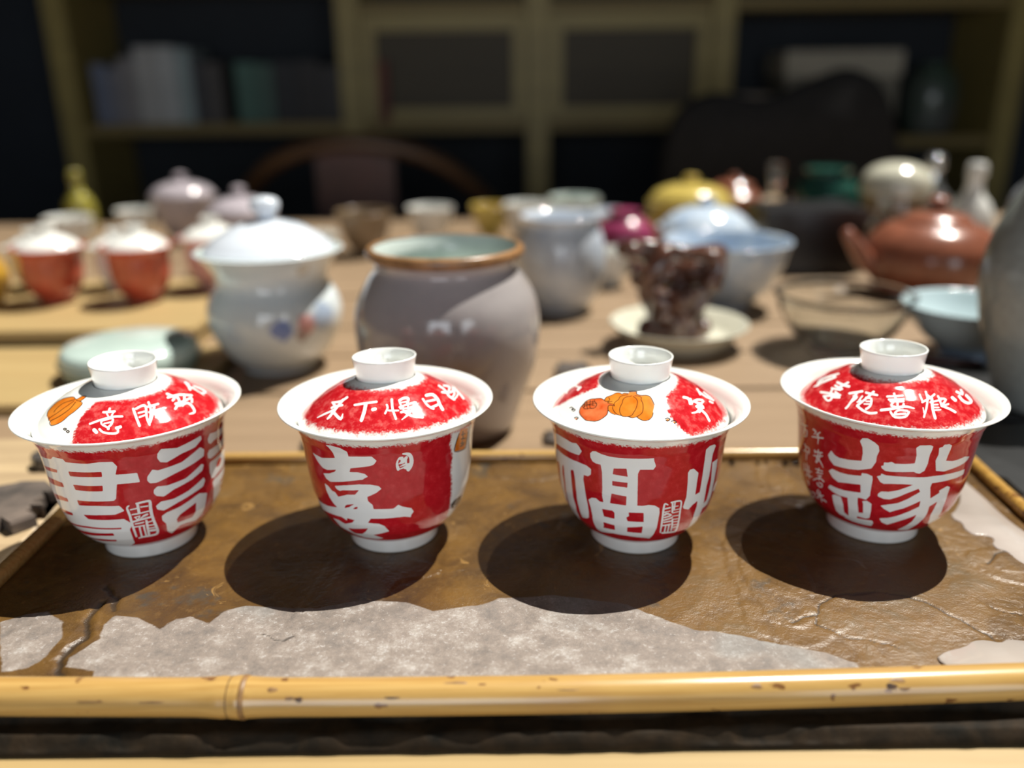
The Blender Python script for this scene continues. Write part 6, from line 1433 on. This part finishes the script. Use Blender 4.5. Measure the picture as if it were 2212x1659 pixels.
# books and boxes on the shelves
def book(x, w, h, c, z0, label, y=2352, d=150, group='books on the shelves', lean=0, mat=None):
    m_ = mat or simple('book_cover', tuple(v * 1.9 for v in c), .6, .1, 30)
    e = empty('book', x + w / 2, y + d / 2, z0 + .3, label, 'book', group)
    from_bm('cover', box_bm(-w / 2, -w / 2 + 2, -d / 2, d / 2, 0, h), m_, e, False)
    from_bm('cover', box_bm(w / 2 - 2, w / 2, -d / 2, d / 2, 0, h), m_, e, False)
    from_bm('spine', box_bm(-w / 2 + 2, w / 2 - 2, -d / 2, -d / 2 + 2, 0, h), m_, e, False)
    from_bm('pages', box_bm(-w / 2 + 2, w / 2 - 2, -d / 2 + 2, d / 2 - 4, 3, h - 3), M['paper'], e, False)
    return e
M['paper'] = simple('paper', (.5, .47, .4), .9, .05, 60)
z1_ = 126.3
x_ = -1085
for w, h, c, lb in ((38, 150, (.10, .115, .16), 'dull blue book, first from the left post'), (30, 140, (.13, .13, .15), 'grey-blue book, second from the left post'), (42, 165, (.16, .15, .15), 'warm grey book left of the pale ones'),
                    (58, 190, (.27, .265, .255), 'thick pale grey book, widest in the left bay'), (46, 190, (.30, .305, .30), 'pale grey-white book right of the widest pale one'), (38, 185, (.19, .23, .23), 'greenish grey book, last of the pale run'),
                    (30, 160, (.03, .03, .035), 'black book right of the pale run'), (44, 150, (.05, .045, .042), 'dark brown book after the black one')):
    book(x_, w, h, c, z1_, lb); x_ += w + 1.5
x_ = -713
for w, h, c, lb in ((56, 150, (.045, .095, .075), 'dark green book in the middle of the left bay'), (40, 146, (.04, .075, .06), 'blackish green book beside the dark green one'), (60, 150, (.014, .014, .016), 'thick black book, first of three at the right of the left bay'), (60, 152, (.016, .014, .014), 'thick black book, middle of three at the right of the left bay'), (52, 140, (.02, .018, .018), 'black book nearest the second post')):
    book(x_, w, h, c, z1_, lb); x_ += w + 1.5
tag(from_bm('red_book', box_bm(-14, 14, -8, 8, 0, 150, bev=1), simple('dull_red_cloth', (.16, .05, .035), .7, .1, 30), None, False, W(-322, 2318, 126.4)), 'narrow dull red strip of a book standing at the left cupboard door', 'book')
bb = empty('storage_box', 880, 2460, 74.3, 'large beige box in the right bay of the shelving', 'box')
from_bm('box_base', box_bm(-150, 150, -90, 90, 0, 150, bev=3), simple('beige_card', (.24, .22, .17), .8, .1, 20), bb, False)
from_bm('lid', box_bm(-155, 155, -95, 95, 150.5, 215, bev=4), simple('pale_beige_card', (.50, .45, .35), .8, .1, 20), bb, False)
pot('shelf_bowl', 'pinkish beige bowl on the shelf left of the large beige box', 'bowl', 651, 2425, [
    ('bowl', [(.01, 1), (28, 1), (32, 0), (36, 8), (56, 50), (68, 104), (69, 106), (66, 106), (50, 55), (.01, 20)], glaze('pinkish_beige_glaze', (.50, .42, .34), .4, .2, 14))], z=74.3)
pot('shelf_jar', 'grey and green jar right of the large beige box on the shelf', 'jar', 1150, 2440, [
    ('body', [(.01, 1), (50, 1), (54, 0), (66, 30), (72, 100), (60, 150), (40, 170), (42, 182), (.01, 182)], glaze('grey_mauve_glaze', (.13, .12, .12), .4, .2, 8, (.04, .08, .05)))], z=74.3)

DROPS = ['clear water drop before the back pole, leftmost of six', 'second water drop from the left before the back pole',
         'smallest water drop, close right of the second one', 'fourth water drop from the left, beside the largest one',
         'largest water drop before the back pole, left of the fourth bowl', 'lone water drop right of the fourth bowl near the back corner']
# water drops left along the back pole
for k, (x, y, rr) in enumerate(((128, 452, 2.0), (143, 451.5, 1.6), (148, 452, 1.3), (159, 451, 2.2), (165, 451.4, 2.4), (232, 443, 1.8))):
    o = from_bm('water_drop', lathe_bm([(rr, -.5), (rr, 0), (rr * .93, .5), (rr * .7, 1.0), (rr * .35, 1.3), (.01, 1.4)], 20), M['glass'], None, True, W(x, y, .6))
    tag(o, DROPS[k], 'water drop', 'water drops before the back pole')
